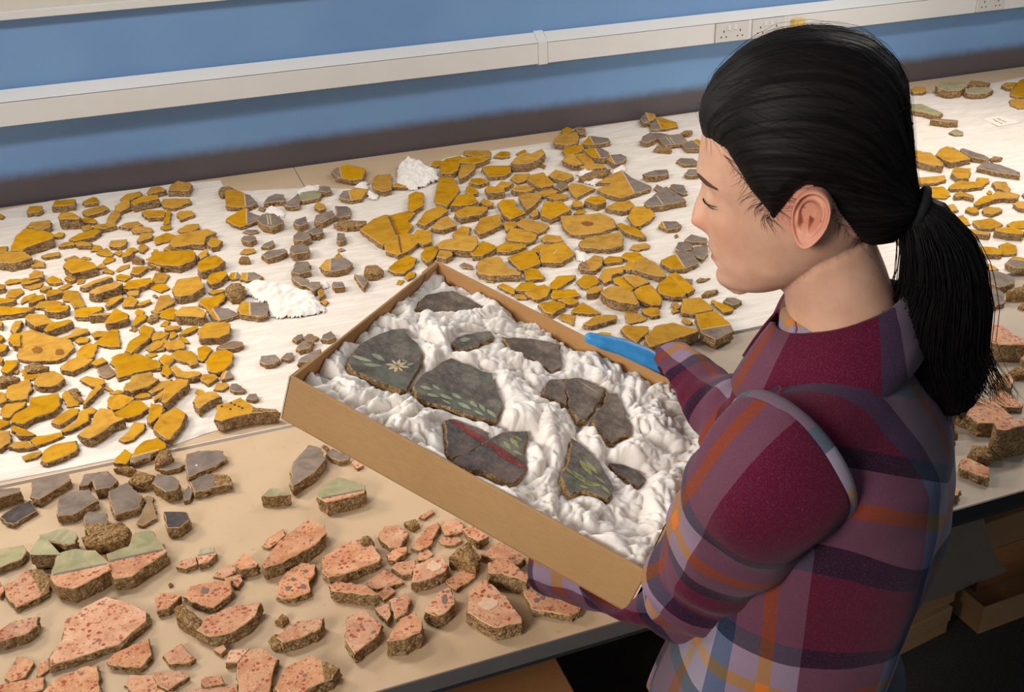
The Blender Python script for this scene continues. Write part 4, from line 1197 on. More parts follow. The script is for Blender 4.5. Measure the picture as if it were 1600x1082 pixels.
# folded corner flaps with pale cut edges
for sx in (-1, 1):
    for sy in (-1, 1):
        x0, x1 = sorted((sx*(hx+.0004), sx*(hx+.0024))); y0, y1 = sorted((sy*(hy-.004), sy*(hy-.052)))
        tb('corner_flap', (x0, y0, -TH+.001), (x1, y1, -.002), M_CARD, .0006)
        y2, y3 = sorted((sy*(hy+.0003), sy*(hy-.0042)))
        tb('cut_edge', (x0-.0003*(sx < 0), y2, -TH), (x1+.0003*(sx > 0), y3, -.001), M_CARDEDGE, .0003)
for (lo, hi) in (((-hx+.002, -hy+th, -TH+.004), (-hx+.06, -hy+th+.002, -.003)), ((-hx+th, hy-.05, -TH+.004), (-hx+th+.002, hy-th, -.003))):
    tb('inner_flap', lo, hi, M_CARDIN, .0006)

# painted wall pieces bedded in the tray
def mat_fresco(name, base, green, k=.5):
    t = NT(name, .7, .3); c = t.coord('Object'); n = t.noise(c, 34, 7, .72); n2 = t.noise(c, 150, 6, .7); n3 = t.noise(c, 420, 3, .6)
    col = t.ramp(n, [(.34, base[0]), (.5, base[1]), (.64, base[2])])
    g = t.ramp(t.noise(c, 9, 6, .7), [(1-k-.06, (0, 0, 0)), (1-k+.16, (1, 1, 1))])
    col = t.mix(t.math('MULTIPLY', g, .75), col, green)
    col = t.mix(t.ramp(n2, [(.56, (0, 0, 0)), (.72, (.42, .42, .42))]), col, srgb(168, 148, 120))
    col = t.mix(t.ramp(n3, [(.62, (0, 0, 0)), (.7, (.5, .5, .5))]), col, srgb(48, 44, 42))
    t.color(col); t.bump(n2, .25, .001); return t.m
DK = (srgb(78, 68, 60), srgb(108, 94, 82), srgb(142, 124, 108))
M_F1 = mat_fresco('dark_brown_fresco', DK, srgb(104, 88, 72), .3)
M_F2 = mat_fresco('dark_green_fresco', (srgb(70, 66, 62), srgb(102, 94, 86), srgb(136, 126, 114)), srgb(88, 108, 88), .46)
M_F3 = mat_fresco('blue_dark_fresco', (srgb(62, 62, 68), srgb(98, 88, 84), srgb(132, 110, 100)), srgb(104, 80, 72), .4)
M_LEAF = mat_fresco('painted_leaf_green', (srgb(122, 132, 106), srgb(148, 156, 126), srgb(178, 180, 148)), srgb(112, 126, 100), .35)
M_LEAFY = mat_fresco('painted_leaf_olive', (srgb(112, 116, 72), srgb(142, 144, 94), srgb(172, 170, 116)), srgb(108, 122, 80), .3)
M_PETAL = mat_fresco('painted_petal', (srgb(170, 150, 118), srgb(206, 188, 152), srgb(222, 206, 172)), srgb(190, 172, 136), .2)
M_RED = mat_fresco('red_stripe', (srgb(96, 44, 40), srgb(126, 54, 48), srgb(146, 74, 62)), srgb(110, 62, 56), .3)
C2 = lambda x, y: (520+x/4.703, 440+y/4.703)
C3 = lambda x, y: (680+x/4.008, 560+y/4.008)
PX = lambda x, y: (x, y)
TF = []
def tray_piece(name, label, conv, pts, zl, t, mtop, tiltz=None):
    P = [tpx(*conv(*p), zl) for p in pts]; ctr = sum(P, Vector())/len(P)
    top = [Vector((p.x-ctr.x, p.y-ctr.y)) for p in P]
    frag_mesh.rev = polyarea(top) < 0
    me = frag_mesh(name, top, t, 'x', [], random.Random(len(TF)+3), .006)
    o = link(name, me, [mtop, M_SIDE, M_SIDE])
    o.matrix_world = TM @ Matrix.Translation((ctr.x, ctr.y, zl-t))
    tag(o, label, 'plaster fragment', 'painted fragments bedded in the tray')
    TF.append(([(p.x, p.y) for p in P], zl, t))
    o['ctr'] = (ctr.x, ctr.y, zl)
    def loc(px_, py_, h=.0005):
        q = tpx(*conv(px_, py_), zl); return Vector((q.x-ctr.x, q.y-ctr.y, t+h))
    return o, loc
def leaf(parent, loc, a, b, w, mat, name='painted_leaf', h=.0005):
    """flat painted leaf from pixel a to pixel b, w = half width as share of its length"""
    A, B = loc(*a, h), loc(*b, h); d = B-A; n = Vector((-d.y, d.x, 0))*w; N = 7; L = []; R_ = []
    for i in range(N+1):
        k = i/N; ww = math.sin(PI*k**.85)**.8 if 0 < k < 1 else 0
        L.append(A+d*k+n*ww); R_.append(A+d*k-n*ww)
    V = L+R_[1:-1][::-1]
    return mesh(name, V, [tuple(range(len(V)))], [mat], parent)
def strip(parent, loc, pts, mat, name, h=.0004):
    return mesh(name, [loc(*p, h) for p in pts], [tuple(range(len(pts)))], [mat], parent)
tray_piece('dark_fresco_fragment', 'dark brown fragment in the back corner of the tray under a tissue arch', C2, [(612, 200), (640, 140), (700, 92), (790, 75), (885, 66), (1000, 122), (1110, 185), (1050, 212), (880, 215), (740, 215)], -.020, .012, M_F1)
o, loc = tray_piece('flower_fresco_fragment', 'dark green fragment painted with a white flower and three leaves', C2, [(108, 600), (130, 540), (190, 468), (340, 385), (440, 350), (530, 345), (560, 400), (620, 450), (660, 520), (645, 600), (600, 690), (540, 785), (500, 800), (420, 768), (330, 735), (240, 690), (150, 655)], -.012, .018, M_F2)
for a, b, w in (((140, 548), (290, 592), .14), ((285, 532), (385, 588), .22), ((228, 612), (362, 622), .15)): leaf(o, loc, a, b, w, M_LEAF)
for k in range(8):
    an = k*PI/4+.25; dx, dy = math.cos(an), math.sin(an)*.78
    leaf(o, loc, (474+dx*10, 622+dy*10), (474+dx*(78 if k % 4 else 92), 622+dy*64), .17, M_PETAL, 'painted_petal')
leaf(o, loc, (462, 628), (486, 626), .45, plain('flower_heart', srgb(190, 140, 70), .7), 'flower_heart', .0008)
leaf(o, loc, (500, 575), (560, 600), .2, M_LEAF); leaf(o, loc, (540, 620), (600, 600), .16, M_LEAF)
o, loc = tray_piece('leafy_fresco_fragment', 'largest dark fragment in the tray with a leaf garland along its front edge', C2, [(592, 770), (650, 690), (725, 648), (800, 590), (872, 560), (940, 595), (1020, 618), (1100, 660), (1172, 672), (1195, 760), (1225, 840), (1245, 920), (1205, 1028), (1120, 1015), (1040, 995), (950, 962), (850, 925), (770, 905), (700, 888), (620, 850)], -.012, .018, M_F2)
for a, b, w in (((640, 770), (730, 800), .2), ((730, 760), (790, 800), .22), ((690, 830), (780, 850), .2), ((780, 830), (880, 870), .2), ((870, 820), (950, 868), .22), ((915, 890), (1020, 945), .2), ((1010, 880), (1060, 930), .26), ((1040, 950), (1110, 990), .2), ((1130, 940), (1200, 1005), .2), ((800, 870), (870, 905), .16), ((1075, 900), (1120, 960), .2)): leaf(o, loc, a, b, w, M_LEAF)
o, loc = tray_piece('green_fresco_fragment', 'small green-black fragment with a pale broken front, middle of the tray', C2, [(880, 450), (920, 405), (1060, 368), (1160, 365), (1195, 412), (1100, 440), (1055, 475), (960, 505), (900, 485)], -.014, .016, M_F2)
leaf(o, loc, (930, 440), (1010, 420), .22, M_LEAF)
tray_piece('dark_fresco_fragment', 'dark brown fragment at the tray rim beside the blue glove', PX, [(786, 527), (830, 529), (875, 538), (878, 574), (862, 580), (842, 566), (815, 555), (800, 549)], -.016, .012, M_F1)
tray_piece('cracked_fresco_fragment', 'left piece of a dark brown fragment broken in three', C3, [(668, 232), (690, 170), (712, 135), (803, 128), (818, 170), (815, 210), (830, 245), (826, 292), (745, 252)], -.012, .014, M_F1)
o, loc = tray_piece('cracked_fresco_fragment', 'middle piece of a dark brown fragment broken in three, pale stripe', C3, [(808, 128), (905, 122), (980, 150), (1062, 190), (1045, 238), (1010, 290), (975, 345), (948, 382), (900, 388), (836, 298), (838, 250), (822, 205)], -.012, .014, M_F1)
leaf(o, loc, (890, 140), (1040, 232), .018, M_PETAL, 'painted_line')
tray_piece('cracked_fresco_fragment', 'right piece of a dark brown fragment broken in three, pale broken edge', C3, [(985, 390), (1010, 330), (1060, 280), (1075, 215), (1140, 218), (1180, 310), (1228, 425), (1222, 470), (1150, 498), (1115, 535), (1060, 490), (1005, 430)], -.014, .018, M_F1)
o, loc = tray_piece('striped_fresco_fragment', 'blue-black fragment with a red stripe behind a second red-striped one', C3, [(58, 388), (112, 378), (220, 420), (332, 468), (328, 520), (265, 555), (215, 590), (115, 625), (75, 600), (68, 480)], -.016, .014, M_F3)
strip(o, loc, [(80, 384), (118, 384), (322, 505), (285, 530), (200, 478)], M_RED, 'red_stripe')
o, loc = tray_piece('striped_fresco_fragment', 'larger red-striped fragment with a green leafy corner near the front wall', C3, [(112, 655), (140, 615), (250, 575), (320, 520), (385, 480), (460, 460), (580, 456), (572, 530), (552, 570), (566, 640), (572, 690), (520, 760), (488, 785), (400, 755), (300, 705), (190, 690)], -.014, .014, M_F3)
strip(o, loc, [(312, 530), (350, 528), (450, 590), (568, 672), (566, 690), (520, 682), (400, 615)], M_RED, 'red_stripe')
strip(o, loc, [(352, 522), (462, 466), (574, 462), (568, 520), (548, 570), (562, 640), (560, 660), (450, 584)], M_F2, 'green_ground', .0003)
for a, b in (((470, 500), (520, 560)), ((430, 520), (470, 575)), ((500, 490), (548, 520)), ((490, 580), (545, 610))): leaf(o, loc, a, b, .22, M_LEAFY)
o, loc = tray_piece('leafy_fresco_fragment', 'green-black fragment with a spray of olive leaves near the right end of the tray', C3, [(850, 498), (905, 530), (985, 600), (1052, 682), (1085, 745), (1116, 802), (1108, 850), (1080, 882), (1000, 850), (930, 828), (845, 852), (810, 790), (788, 738), (815, 690), (838, 640), (848, 570)], -.010, .016, M_F2)
for a, b, w in (((850, 705), (960, 780), .14), ((905, 640), (985, 740), .16), ((945, 650), (1020, 730), .16), ((870, 740), (1000, 800), .12), ((925, 780), (1040, 800), .16), ((1000, 740), (1070, 790), .16), ((1040, 800), (1095, 850), .18), ((820, 690), (880, 740), .18), ((900, 800), (960, 815), .2)): leaf(o, loc, a, b, w, M_LEAFY)
tray_piece('sunken_fresco_fragment', 'brown-green fragment half sunk in tissue at the right end of the tray', C3, [(1088, 658), (1180, 668), (1282, 712), (1322, 752), (1275, 805), (1200, 760), (1130, 712)], -.022, .012, M_F2)

# crumpled tissue packed around them
def mat_tissue():
    t = NT('tissue', .8, .2); c = t.coord('Object'); n = t.noise(c, 26, 5, .6, dist=.8)
    t.color(t.ramp(n, [(.3, srgb(234, 224, 212)), (.7, srgb(244, 237, 228))])); t.bump(n, .25, .004)
    t.b.inputs['Subsurface Weight'].default_value = .45; t.b.inputs['Subsurface Radius'].default_value = (.022, .018, .014); t.b.inputs['Subsurface Scale'].default_value = 1.0
    return t.m
M_TISSUE = mat_tissue()
def fold(p, f):
    """sharp-creased crumple, 0..1"""
    w = Vector((noise.noise(p*f*.6+Vector((7, 1, 2))), noise.noise(p*f*.6+Vector((1, 9, 4))), noise.noise(p*f*.6+Vector((3, 2, 8)))))*1.1
    q = p*f+w
    a = 1-abs(noise.noise(q))*2.2; b = 1-abs(noise.noise(q*2.3+Vector((4, 4, 4))))*2.0; c = 1-abs(noise.noise(q*5.1))*2.0
    return a*.55+b*.32+c*.16
def soft(p, f):
    """rope-like soft folds"""
    w = Vector((noise.noise(p*f*.5+Vector((7, 1, 2))), noise.noise(p*f*.5+Vector((1, 9, 4))), noise.noise(p*f*.5+Vector((3, 2, 8)))))*1.6
    q = p*f+w; r_ = noise.noise(q); t_ = noise.noise(q*2.0+Vector((4, 4, 4))+w*.5)
    return min(1, abs(r_)*2.2)**.7*.7+min(1, abs(t_)*2.2)**.75*.30
def pdist(p, poly_):
    m = 9.
    for i in range(len(poly_)):
        ax, ay = poly_[i-1]; bx, by = poly_[i]; dx, dy = bx-ax, by-ay; L = dx*dx+dy*dy
        k = max(0, min(1, ((p[0]-ax)*dx+(p[1]-ay)*dy)/L)) if L else 0
        m = min(m, math.hypot(p[0]-ax-dx*k, p[1]-ay-dy*k))
    return -m if pip(p, poly_) else m
def tissue_fill():
    nx, ny = 320, 256; V = []; F = []
    X = np.linspace(-hx+.006, hx-.006, nx); Y = np.linspace(-hy+.006, hy-.006, ny)
    boxes = [(min(x for x, _ in P_)-.05, max(x for x, _ in P_)+.05, min(y for _, y in P_)-.05, max(y for _, y in P_)+.05) for P_, _, _ in TF]
    for x in X:
        for y in Y:
            p = Vector((x, y, .3))
            f = soft(p, 15.0); lump = noise.noise(Vector((x*16, y*16, 6))); f2 = soft(Vector((x, y, .9)), 34.0); f3 = fold(Vector((x, y, .5)), 40.0)
            rgt = max(0, (x+.02)/.25)
            edge = min(x+hx, hx-x, y+hy, hy-y)
            free = -.013+lump*.010+.026*(f-.5)+.009*(f2-.5)+.0022*(f3-.45)
            if x+hx < .05: free -= .012*(1-(x+hx)/.05)
            if hy-y < .05: free -= .012*(1-(hy-y)/.05)
            z = free
            for (P_, zl, t_), bx in zip(TF, boxes):
                if not (bx[0] < x < bx[1] and bx[2] < y < bx[3]): continue
                d = pdist((x, y), P_)
                low = zl-t_*.72
                if d < -.006: w = 1.0
                elif d < .020: w = 1-(d+.006)/.026; w = w*w*(3-2*w)
                else: w = 0
                z = z*(1-w)+min(z, low-.004*(d < 0))*w
            if edge < .008: z = min(z, -.006)
            V.append((x, y, max(z, -TH+.006)))
    for i in range(nx-1):
        for j in range(ny-1): F.append((i*ny+j, (i+1)*ny+j, (i+1)*ny+j+1, i*ny+j+1))
    o = mesh('tissue_packing', V, F, [M_TISSUE], smooth=True); o.matrix_world = TM
    tag(o, 'white crumpled tissue paper packed around the fragments inside the tray', 'tissue paper')
tissue_fill()
# loose tissue on the rear table
def crumple(label, px, h, f=24.0, base=None, res=.004, seed=0):
    z0 = Z2+.003
    P = [onz(x, y, z0) for x, y in px]; c = sum(P, Vector())/len(P); pl = [(p.x-c.x, p.y-c.y) for p in P]
    x0, x1 = min(p[0] for p in pl), max(p[0] for p in pl); y0, y1 = min(p[1] for p in pl), max(p[1] for p in pl)
    idx = {}; V = []; F = []; nx = int((x1-x0)/res)+2; ny = int((y1-y0)/res)+2
    for i in range(nx):
        for j in range(ny):
            x, y = x0+i*res, y0+j*res; d = -pdist((x, y), pl)+.006*noise.noise(Vector((x*60, y*60, seed)))
            if d > 0:
                k = min(1, d/.022)**.6; w = .75*soft(Vector((x, y, seed*.37)), f*.9)+.2*soft(Vector((x, y, seed*.9)), f*2.2)
                idx[i, j] = len(V); V.append((x, y, k*h*(.22+.42*max(0, w))))
    for (i, j) in idx:
        q = [(i, j), (i+1, j), (i+1, j+1), (i, j+1)]
        if all(a in idx for a in q): F.append(tuple(idx[a] for a in q))
    o = mesh('crumpled_tissue', V, F, [M_TISSUE], smooth=True); o.location = (c.x, c.y, z0-.001)
    tag(o, label, 'tissue paper', 'loose crumpled tissue')
crumple('large crumpled white tissue lying right of the square mustard-and-grey piece', [(376, 462), (384, 448), (402, 440), (440, 446), (466, 452), (492, 460), (505, 478), (498, 492), (470, 498), (430, 500), (412, 490), (420, 478), (400, 470)], .040, seed=1)
crumple('crumpled tissue near the back edge beside three mustard slabs', [(618, 288), (622, 262), (634, 252), (655, 256), (684, 272), (688, 284), (662, 294), (640, 300), (624, 296)], .055, seed=2)
crumple('small tissue scrap behind the boat-shaped grey and mustard piece', [(552, 294), (562, 284), (574, 284), (580, 300), (594, 306), (590, 314), (578, 312), (566, 300)], .03, seed=3)
crumple('small tissue scrap between grey pieces on the upper left paper', [(412, 334), (420, 324), (432, 324), (448, 334), (446, 342), (424, 338)], .03, seed=4)
crumple('tissue scrap under the greenish bar at the back of the paper', [(462, 300), (480, 290), (500, 290), (500, 300), (484, 312), (466, 310)], .02, seed=5)
crumple('tissue scrap poking out between mustard slabs by the large notched slab', [(900, 274), (908, 266), (930, 266), (944, 284), (930, 292), (912, 288)], .03, seed=6)
crumple('white tissue pinch behind the grey wedge with mustard rim', [(952, 272), (962, 262), (974, 256), (980, 264), (974, 274), (960, 276)], .03, seed=7)
crumple('tissue scrap beside the broad mustard slab with a short scratch', [(894, 394), (910, 392), (928, 404), (914, 412), (898, 408)], .03, seed=8)
crumple('two small tissue balls in front of the large crumpled tissue', [(480, 484), (490, 476), (506, 480), (510, 490), (496, 494), (482, 492)], .035, seed=9)
crumple('tiny tissue ball beside the small grey block right of the large crumpled tissue', [(499, 448), (504, 441), (513, 442), (515, 450), (506, 453)], .03, seed=10)
# hand-written card on the right
cP = [onz(x, y, Z2+.003) for x, y in ((1534.5, 185.5), (1563, 181), (1595.5, 191.5), (1560.5, 198))]
cc = sum(cP, Vector())/4
M_NOTE = plain('note_card', srgb(238, 230, 214), .7, .2, .02); M_INK = plain('pencil_ink', srgb(120, 110, 104), .8)
cv = [p-cc for p in cP]
nc = mesh('note_card', [v+Vector((0, 0, .0012)) for v in cv]+list(cv), [(3, 2, 1, 0), (4, 5, 6, 7), (0, 1, 5, 4), (1, 2, 6, 5), (2, 3, 7, 6), (3, 0, 4, 7)], [M_NOTE]); nc.location = cc
tag(nc, 'small white card with two pencilled lines on the paper at the far right', 'card')
def scribble(name, parent, A, ux, uy, L, amp, mat, seed, th_=.0007):
    r = random.Random(seed); c = bpy.data.curves.new(name, 'CURVE'); c.dimensions = '3D'; c.bevel_depth = th_; c.bevel_resolution = 0; c.materials.append(mat)
    x = 0
    while x < L:
        w = r.uniform(.1, .22)*L; s = c.splines.new('POLY'); n = 9; s.points.add(n-1)
        for i in range(n):
            p = A+ux*(x+w*i/(n-1))+uy*(amp*r.uniform(-1, 1)); s.points[i].co = (*p, 1)
        x += w+.05*L
    o = bpy.data.objects.new(name, c); COL.objects.link(o); o.parent = parent; return to_mesh(o)
ux = (cv[2]-cv[1]).normalized(); uy = (cv[1]-cv[0]).normalized()
for k in (.35, .62): scribble('pencil_line', nc, cv[0].lerp(cv[1], k)+(cv[3]-cv[0])*.25+Vector((0, 0, .0014)), (cv[3]-cv[0]).normalized(), uy, (cv[3]-cv[0]).length*.5, .005, M_INK, int(k*100))

# ------------------------------------------------------------------ boxes on the floor under the tables
M_BOX = mat_card('old_cardboard', srgb(160, 122, 84), srgb(172, 134, 94)); M_BOX2 = mat_card('orange_cardboard', srgb(170, 116, 70), srgb(182, 128, 80))
M_LABEL = plain('paper_label', srgb(216, 206, 192), .75, .2, .03); M_INK2 = plain('black_marker', srgb(36, 34, 36), .7)
def carton(label, org, sx, sy, h, z, rot, mat=M_BOX, open_=False, group='cardboard boxes under the tables'):
    t = empty('cardboard_box', (org[0], org[1], z)); t.rotation_euler.z = rot; tag(t, label, 'box', group)
    if open_:
        box('base', (0, 0, 0), (sx, sy, .004), mat, t, .001)
        box('side_panel', (0, 0, .0045), (sx, .005, h), mat, t, .001); box('side_panel', (0, sy-.005, .0045), (sx, sy, h), mat, t, .001)
        box('side_panel', (0, .0055, .0045), (.005, sy-.0055, h), mat, t, .001); box('side_panel', (sx-.005, .0055, .0045), (sx, sy-.0055, h), mat, t, .001)
    else:
        box('body', (.003, .003, 0), (sx-.003, sy-.003, h-.002), mat, t, .002)
        box('lid', (0, 0, h*.45), (sx, sy, h), mat, t, .003)
    return t
a0 = onz(1352, 1054, 0); a1 = onz(1481, 989, 0); rz = math.atan2(a1.y-a0.y, a1.x-a0.x)
dirx = Vector((math.cos(rz), math.sin(rz), 0)); diry = Vector((-math.sin(rz), math.cos(rz), 0))
o0 = a1-dirx*.62
h1 = .085
carton('lower closed cardboard box of the pair at the foot of the shirt hem', o0, .62, .40, h1, 0, rz)
c2 = carton('upper cardboard box of the pair, with two handwritten paper labels', o0+dirx*.02+diry*.01, .62, .40, h1, h1, rz)
lb = box('paper_label', (.36, -.0015, .012), (.47, -.0002, h1-.004), M_LABEL, c2, .0003)
lb2 = box('paper_label', (.30, -.004, h1+.0002), (.52, .09, h1+.0014), M_LABEL, c2, .0003)
scribble('handwriting', c2, Vector((.375, -.0018, .05)), Vector((1, 0, 0)), Vector((0, 0, 1)), .08, .008, M_INK2, 3, .0009)
scribble('handwriting', c2, Vector((.38, -.0018, .028)), Vector((1, 0, 0)), Vector((0, 0, 1)), .05, .006, M_INK2, 5, .0009)
scribble('handwriting', c2, Vector((.36, .03, h1+.0017)), Vector((1, 0, 0)), Vector((0, 1, 0)), .09, .009, M_INK2, 8, .0009)
b0 = onz(1527, 992, 0)
carton('open empty cardboard tray on the carpet right of the labelled boxes', b0+Vector((.002, 0, 0)), .60, .42, .085, 0, rz*.3, M_BOX, True)
b1 = Vector((b0.x+.10, b0.y+.12, 0))
carton('orange cardboard box standing inside the open empty tray', b1+Vector((0, 0, 0)), .46, .26, .13, .005, rz*.3, M_BOX2)
carton('cardboard box on top of the orange box under the side table', b1+Vector((-.02, .0, 0)), .48, .30, .10, .1355, rz*.3, M_BOX)
b3 = carton('topmost box with a small label under the side table', b1+Vector((.02, .02, 0)), .46, .28, .13, .236, rz*.3, M_BOX)
box('paper_label', (.06, -.0015, .03), (.16, -.0002, .06), M_LABEL, b3, .0003)
# dust sheet sagging over the boxes below the side table
def dust_sheet():
    q = [(1440, 836, 0.50), (1536, 803, .52), (1579, 893, .275), (1425, 950, .275)]
    A, B, C_, D = [onz(x, y, z) for x, y, z in q]; V = []; F = []; n = 26
    for i in range(n+1):
        for j in range(n+1):
            u, v = i/n, j/n; p = A.lerp(B, u).lerp(D.lerp(C_, u), v)
            p = p+Vector((0, 0, -.03*math.sin(PI*v)+.012*noise.noise(Vector((u*4, v*3, 1)))+.005*noise.noise(Vector((u*14, v*9, 4)))))
            V.append(p)
    for i in range(n):
        for j in range(n): a = i*(n+1)+j; F.append((a, a+1, a+n+2, a+n+1))
    o = mesh('dust_sheet', V, F, [plain('grey_polythene', srgb(142, 126, 110), .4, .5, .06, 5)], smooth=True)
    tag(o, 'grey translucent sheet draped over the boxes under the side table', 'sheet')
dust_sheet()
fa, fb = onz(868, 1028, .35), onz(895, 1082, .35)
fr = math.atan2(fb.y-fa.y, fb.x-fa.x)
t = carton('brown wooden-coloured box under the front table edge', fa+Vector((-.60, -.16, 0)), .60, .40, .352, 0, 0, M_BOX2)
# ------------------------------------------------------------------ the person
from mathutils.bvhtree import BVHTree
HC = at(1260, 260, 1.05)
_b = -(HC-CAM); _b.z = 0; BH = _b.normalized(); AH = Vector((BH.y, -BH.x, 0))      # head: left side faces the camera
HM = Matrix((AH, BH, Vector((0, 0, 1)))).transposed().to_4x4(); HM.translation = HC   # head frame: x forward, y left, z up
AT = Vector((-.72, .694, 0)).normalized(); BT = Vector((-AT.y, AT.x, 0))              # torso frame
TC0 = HC-AH*.062; 
def TP(x, y, z): return Vector((TC0.x, TC0.y, 0))+AT*x+BT*y+Vector((0, 0, z))
person = empty('person', (TC0.x, TC0.y, 0))
tag(person, 'person with a long black ponytail in a plaid flannel shirt holding the cardboard tray', 'person')
def own(o):
    o.parent = person; o.matrix_parent_inverse = Matrix.Translation(-Vector(person.location)); return o
def side(px, py, y=0.0):
    p = onplane(px, py, HC+BH*y, BH)-HC; return p.dot(AH), p.z
def lerp_tab(tab, z):
    """tab: list of (z, v) sorted by z"""
    if z <= tab[0][0]: return tab[0][1]
    for (a, u), (b, v) in zip(tab[:-1], tab[1:]):
        if z <= b:
            k = (z-a)/(b-a) if b > a else 0; return u+(v-u)*k
    return tab[-1][1]
def smooth_tab(tab, n=160):
    """monotone table resampled and lightly smoothed"""
    z0, z1 = tab[0][0], tab[-1][0]; zs = [z0+(z1-z0)*i/n for i in range(n+1)]; vs = [lerp_tab(tab, z) for z in zs]
    for _ in range(3): vs = [vs[0]]+[(vs[i-1]+2*vs[i]+vs[i+1])/4 for i in range(1, n)]+[vs[-1]]
    return list(zip(zs, vs))
def tabpx(pts, y=0): return sorted([(side(px, py, y)[1], side(px, py, y)[0]) for px, py in pts])
ZT = side(1262, 60)[1]; ZB = side(1148, 456)[1]
FRONT = tabpx([(1262, 59.5), (1205, 70), (1160, 95), (1128, 135), (1108, 170), (1098, 200), (1095, 222), (1091, 249), (1090, 268), (1096, 284), (1101, 300), (1104, 330), (1106, 356), (1109, 370), (1112, 384), (1115, 396), (1121, 413), (1121, 427), (1126, 441), (1136, 451), (1150, 456.5)])
BACK = tabpx([(1262, 59), (1335, 70), (1375, 98), (1396, 140), (1403, 200), (1401, 260), (1388, 310), (1372, 345), (1345, 375), (1300, 402), (1262, 424), (1226, 442), (1190, 452), (1158, 457)])
WID = sorted([(side(1262, py)[1], w) for py, w in ((59, .002), (66, .030), (78, .048), (96, .060), (125, .070), (165, .0765), (220, .0790), (270, .0775), (310, .0745), (340, .0715), (370, .067), (400, .061), (420, .053), (436, .043), (448, .030), (456.6, .010))])
FRONT, BACK, WID = smooth_tab(FRONT), smooth_tab(BACK), smooth_tab(WID)
NOSE = sorted([(side(1100, py)[1], n/1524) for py, n in ((282, 0), (292, 3.5), (300, 8), (310, 14), (322, 19.5), (332, 23), (340, 25), (346, 24), (351, 17), (355, 7), (359, 0))])
NOSE = smooth_tab(NOSE, 60)
zpx = lambda py: side(1110, py)[1]
ZN0, ZN1 = zpx(359), zpx(282); ZTIP = zpx(341)
def g(d, s): return math.exp(-(d/s)**2)
def head_point(z, th, extra=0.0, hair=None):
    F, B, Wd = (lerp_tab(FRONT, z), lerp_tab(BACK, z), lerp_tab(WID, z)) if hair is None else hair(z)
    xc = F*.48+B*.52; c, s = math.cos(th), math.sin(th)
    pf = .92 if z > -.05 else .92+.3*min(1, (-.05-z)/.05)
    if c >= 0: x = xc+(F-xc)*abs(c)**pf; y = Wd*math.copysign(abs(s)**.92, s)
    else: x = xc+(B-xc)*abs(c)**(1.0 if hair is None else hair.p(z)); y = Wd*math.copysign(abs(s)**.95, s)
    return Vector((x, y, z))
def face_feature(p):
    x, y, z = p; ay = abs(y)
    if x < .03: return p
    d = 0.0
    # nose: ridge, tip and wings
    if ZN0 < z < ZN1:
        k = (z-ZN0)/(ZN1-ZN0); sg = .0085+.0065*max(0, 1-abs(z-ZTIP)/.022)+.003*(1-k)
        d += lerp_tab(NOSE, z)*math.exp(-(ay/sg)**2.4)
    d += .0085*g(ay-.0150, .0060)*g(z-zpx(341), .0080)
    d -= .0030*g(ay-.0235, .0035)*g(z-zpx(338), .010)
    d -= .0045*g(ay-.0075, .0032)*g(z-zpx(356), .004)                       # nostrils
    # eye sockets, lids, brow ridge, cheek bone
    d -= .0105*g(ay-.027, .017)*g(z-zpx(284), .0115)
    d += .0065*g(ay-.030, .0130)*g(z-zpx(294), .0080)
    d += .0030*g(ay-.030, .022)*g(z-zpx(264), .0085)
    d += .0035*g(ay-.045, .018)*g(z-zpx(338), .020)
    # lips
    d += .0038*g(ay, .017)*g(z-zpx(382), .0058)
    d += .0042*g(ay, .014)*g(z-zpx(399), .0058)
    d -= .0044*g(ay, .021)*g(z-zpx(390.5), .0022)
    d -= .0030*g(ay, .018)*g(z-zpx(413), .006)
    d += .0025*g(ay, .016)*g(z-zpx(432), .011)
    d -= .0016*g(ay, .0035)*g(z-zpx(369), .006)
    d -= .0020*g(ay-.026, .004)*g(z-zpx(392), .006)
    return Vector((x+d, y*(1+0), z))
def revolve(fn, nz, nt, z0, z1):
    V = []; F = []
    for i in range(nz+1):
        k = i/nz; z = z0+(z1-z0)*(.5-.5*math.cos(PI*k))*.35+(z1-z0)*k*.65
        for j in range(nt): V.append(fn(z, 2*PI*j/nt))
    for i in range(nz):
        for j in range(nt): F.append((i*nt+j, i*nt+(j+1) % nt, (i+1)*nt+(j+1) % nt, (i+1)*nt+j))
    F.append(tuple(range(nt))[::-1]); F.append(tuple(nz*nt+j for j in range(nt)))
    return V, F
hV, hF = revolve(lambda z, t: face_feature(head_point(z, t)), 170, 220, ZB+.0004, ZT-.0004)
head_bvh = BVHTree.FromPolygons([HM @ v for v in hV], hF)

def capsule(V, F, A, B, ra, rb, nseg=18):
    """tapered limb segment with round ends, appended to V, F"""
    A, B = Vector(A), Vector(B); d = (B-A); L = d.length; d.normalize(); q = d.to_track_quat('Z', 'Y').to_matrix(); rows = []
    for k in range(5): a = -PI/2+k*PI/10; rows.append((math.sin(a)*ra, math.cos(a)*ra))
    for k in range(7): s_ = k/6; rows.append((L*s_, ra+(rb-ra)*s_))
    for k in range(1, 6): a = k*PI/10; rows.append((L+math.sin(a)*rb, max(1e-4, math.cos(a)*rb)))
    b = len(V); n = nseg
    for h, r in rows:
        for j in range(n): V.append(A+q @ Vector((math.cos(2*PI*j/n)*r, math.sin(2*PI*j/n)*r, h)))
    for i in range(len(rows)-1):
        for j in range(n): F.append((b+i*n+j, b+i*n+(j+1) % n, b+(i+1)*n+(j+1) % n, b+(i+1)*n+j))
    F.append(tuple(b+j for j in range(n))[::-1]); F.append(tuple(b+(len(rows)-1)*n+j for j in range(n)))
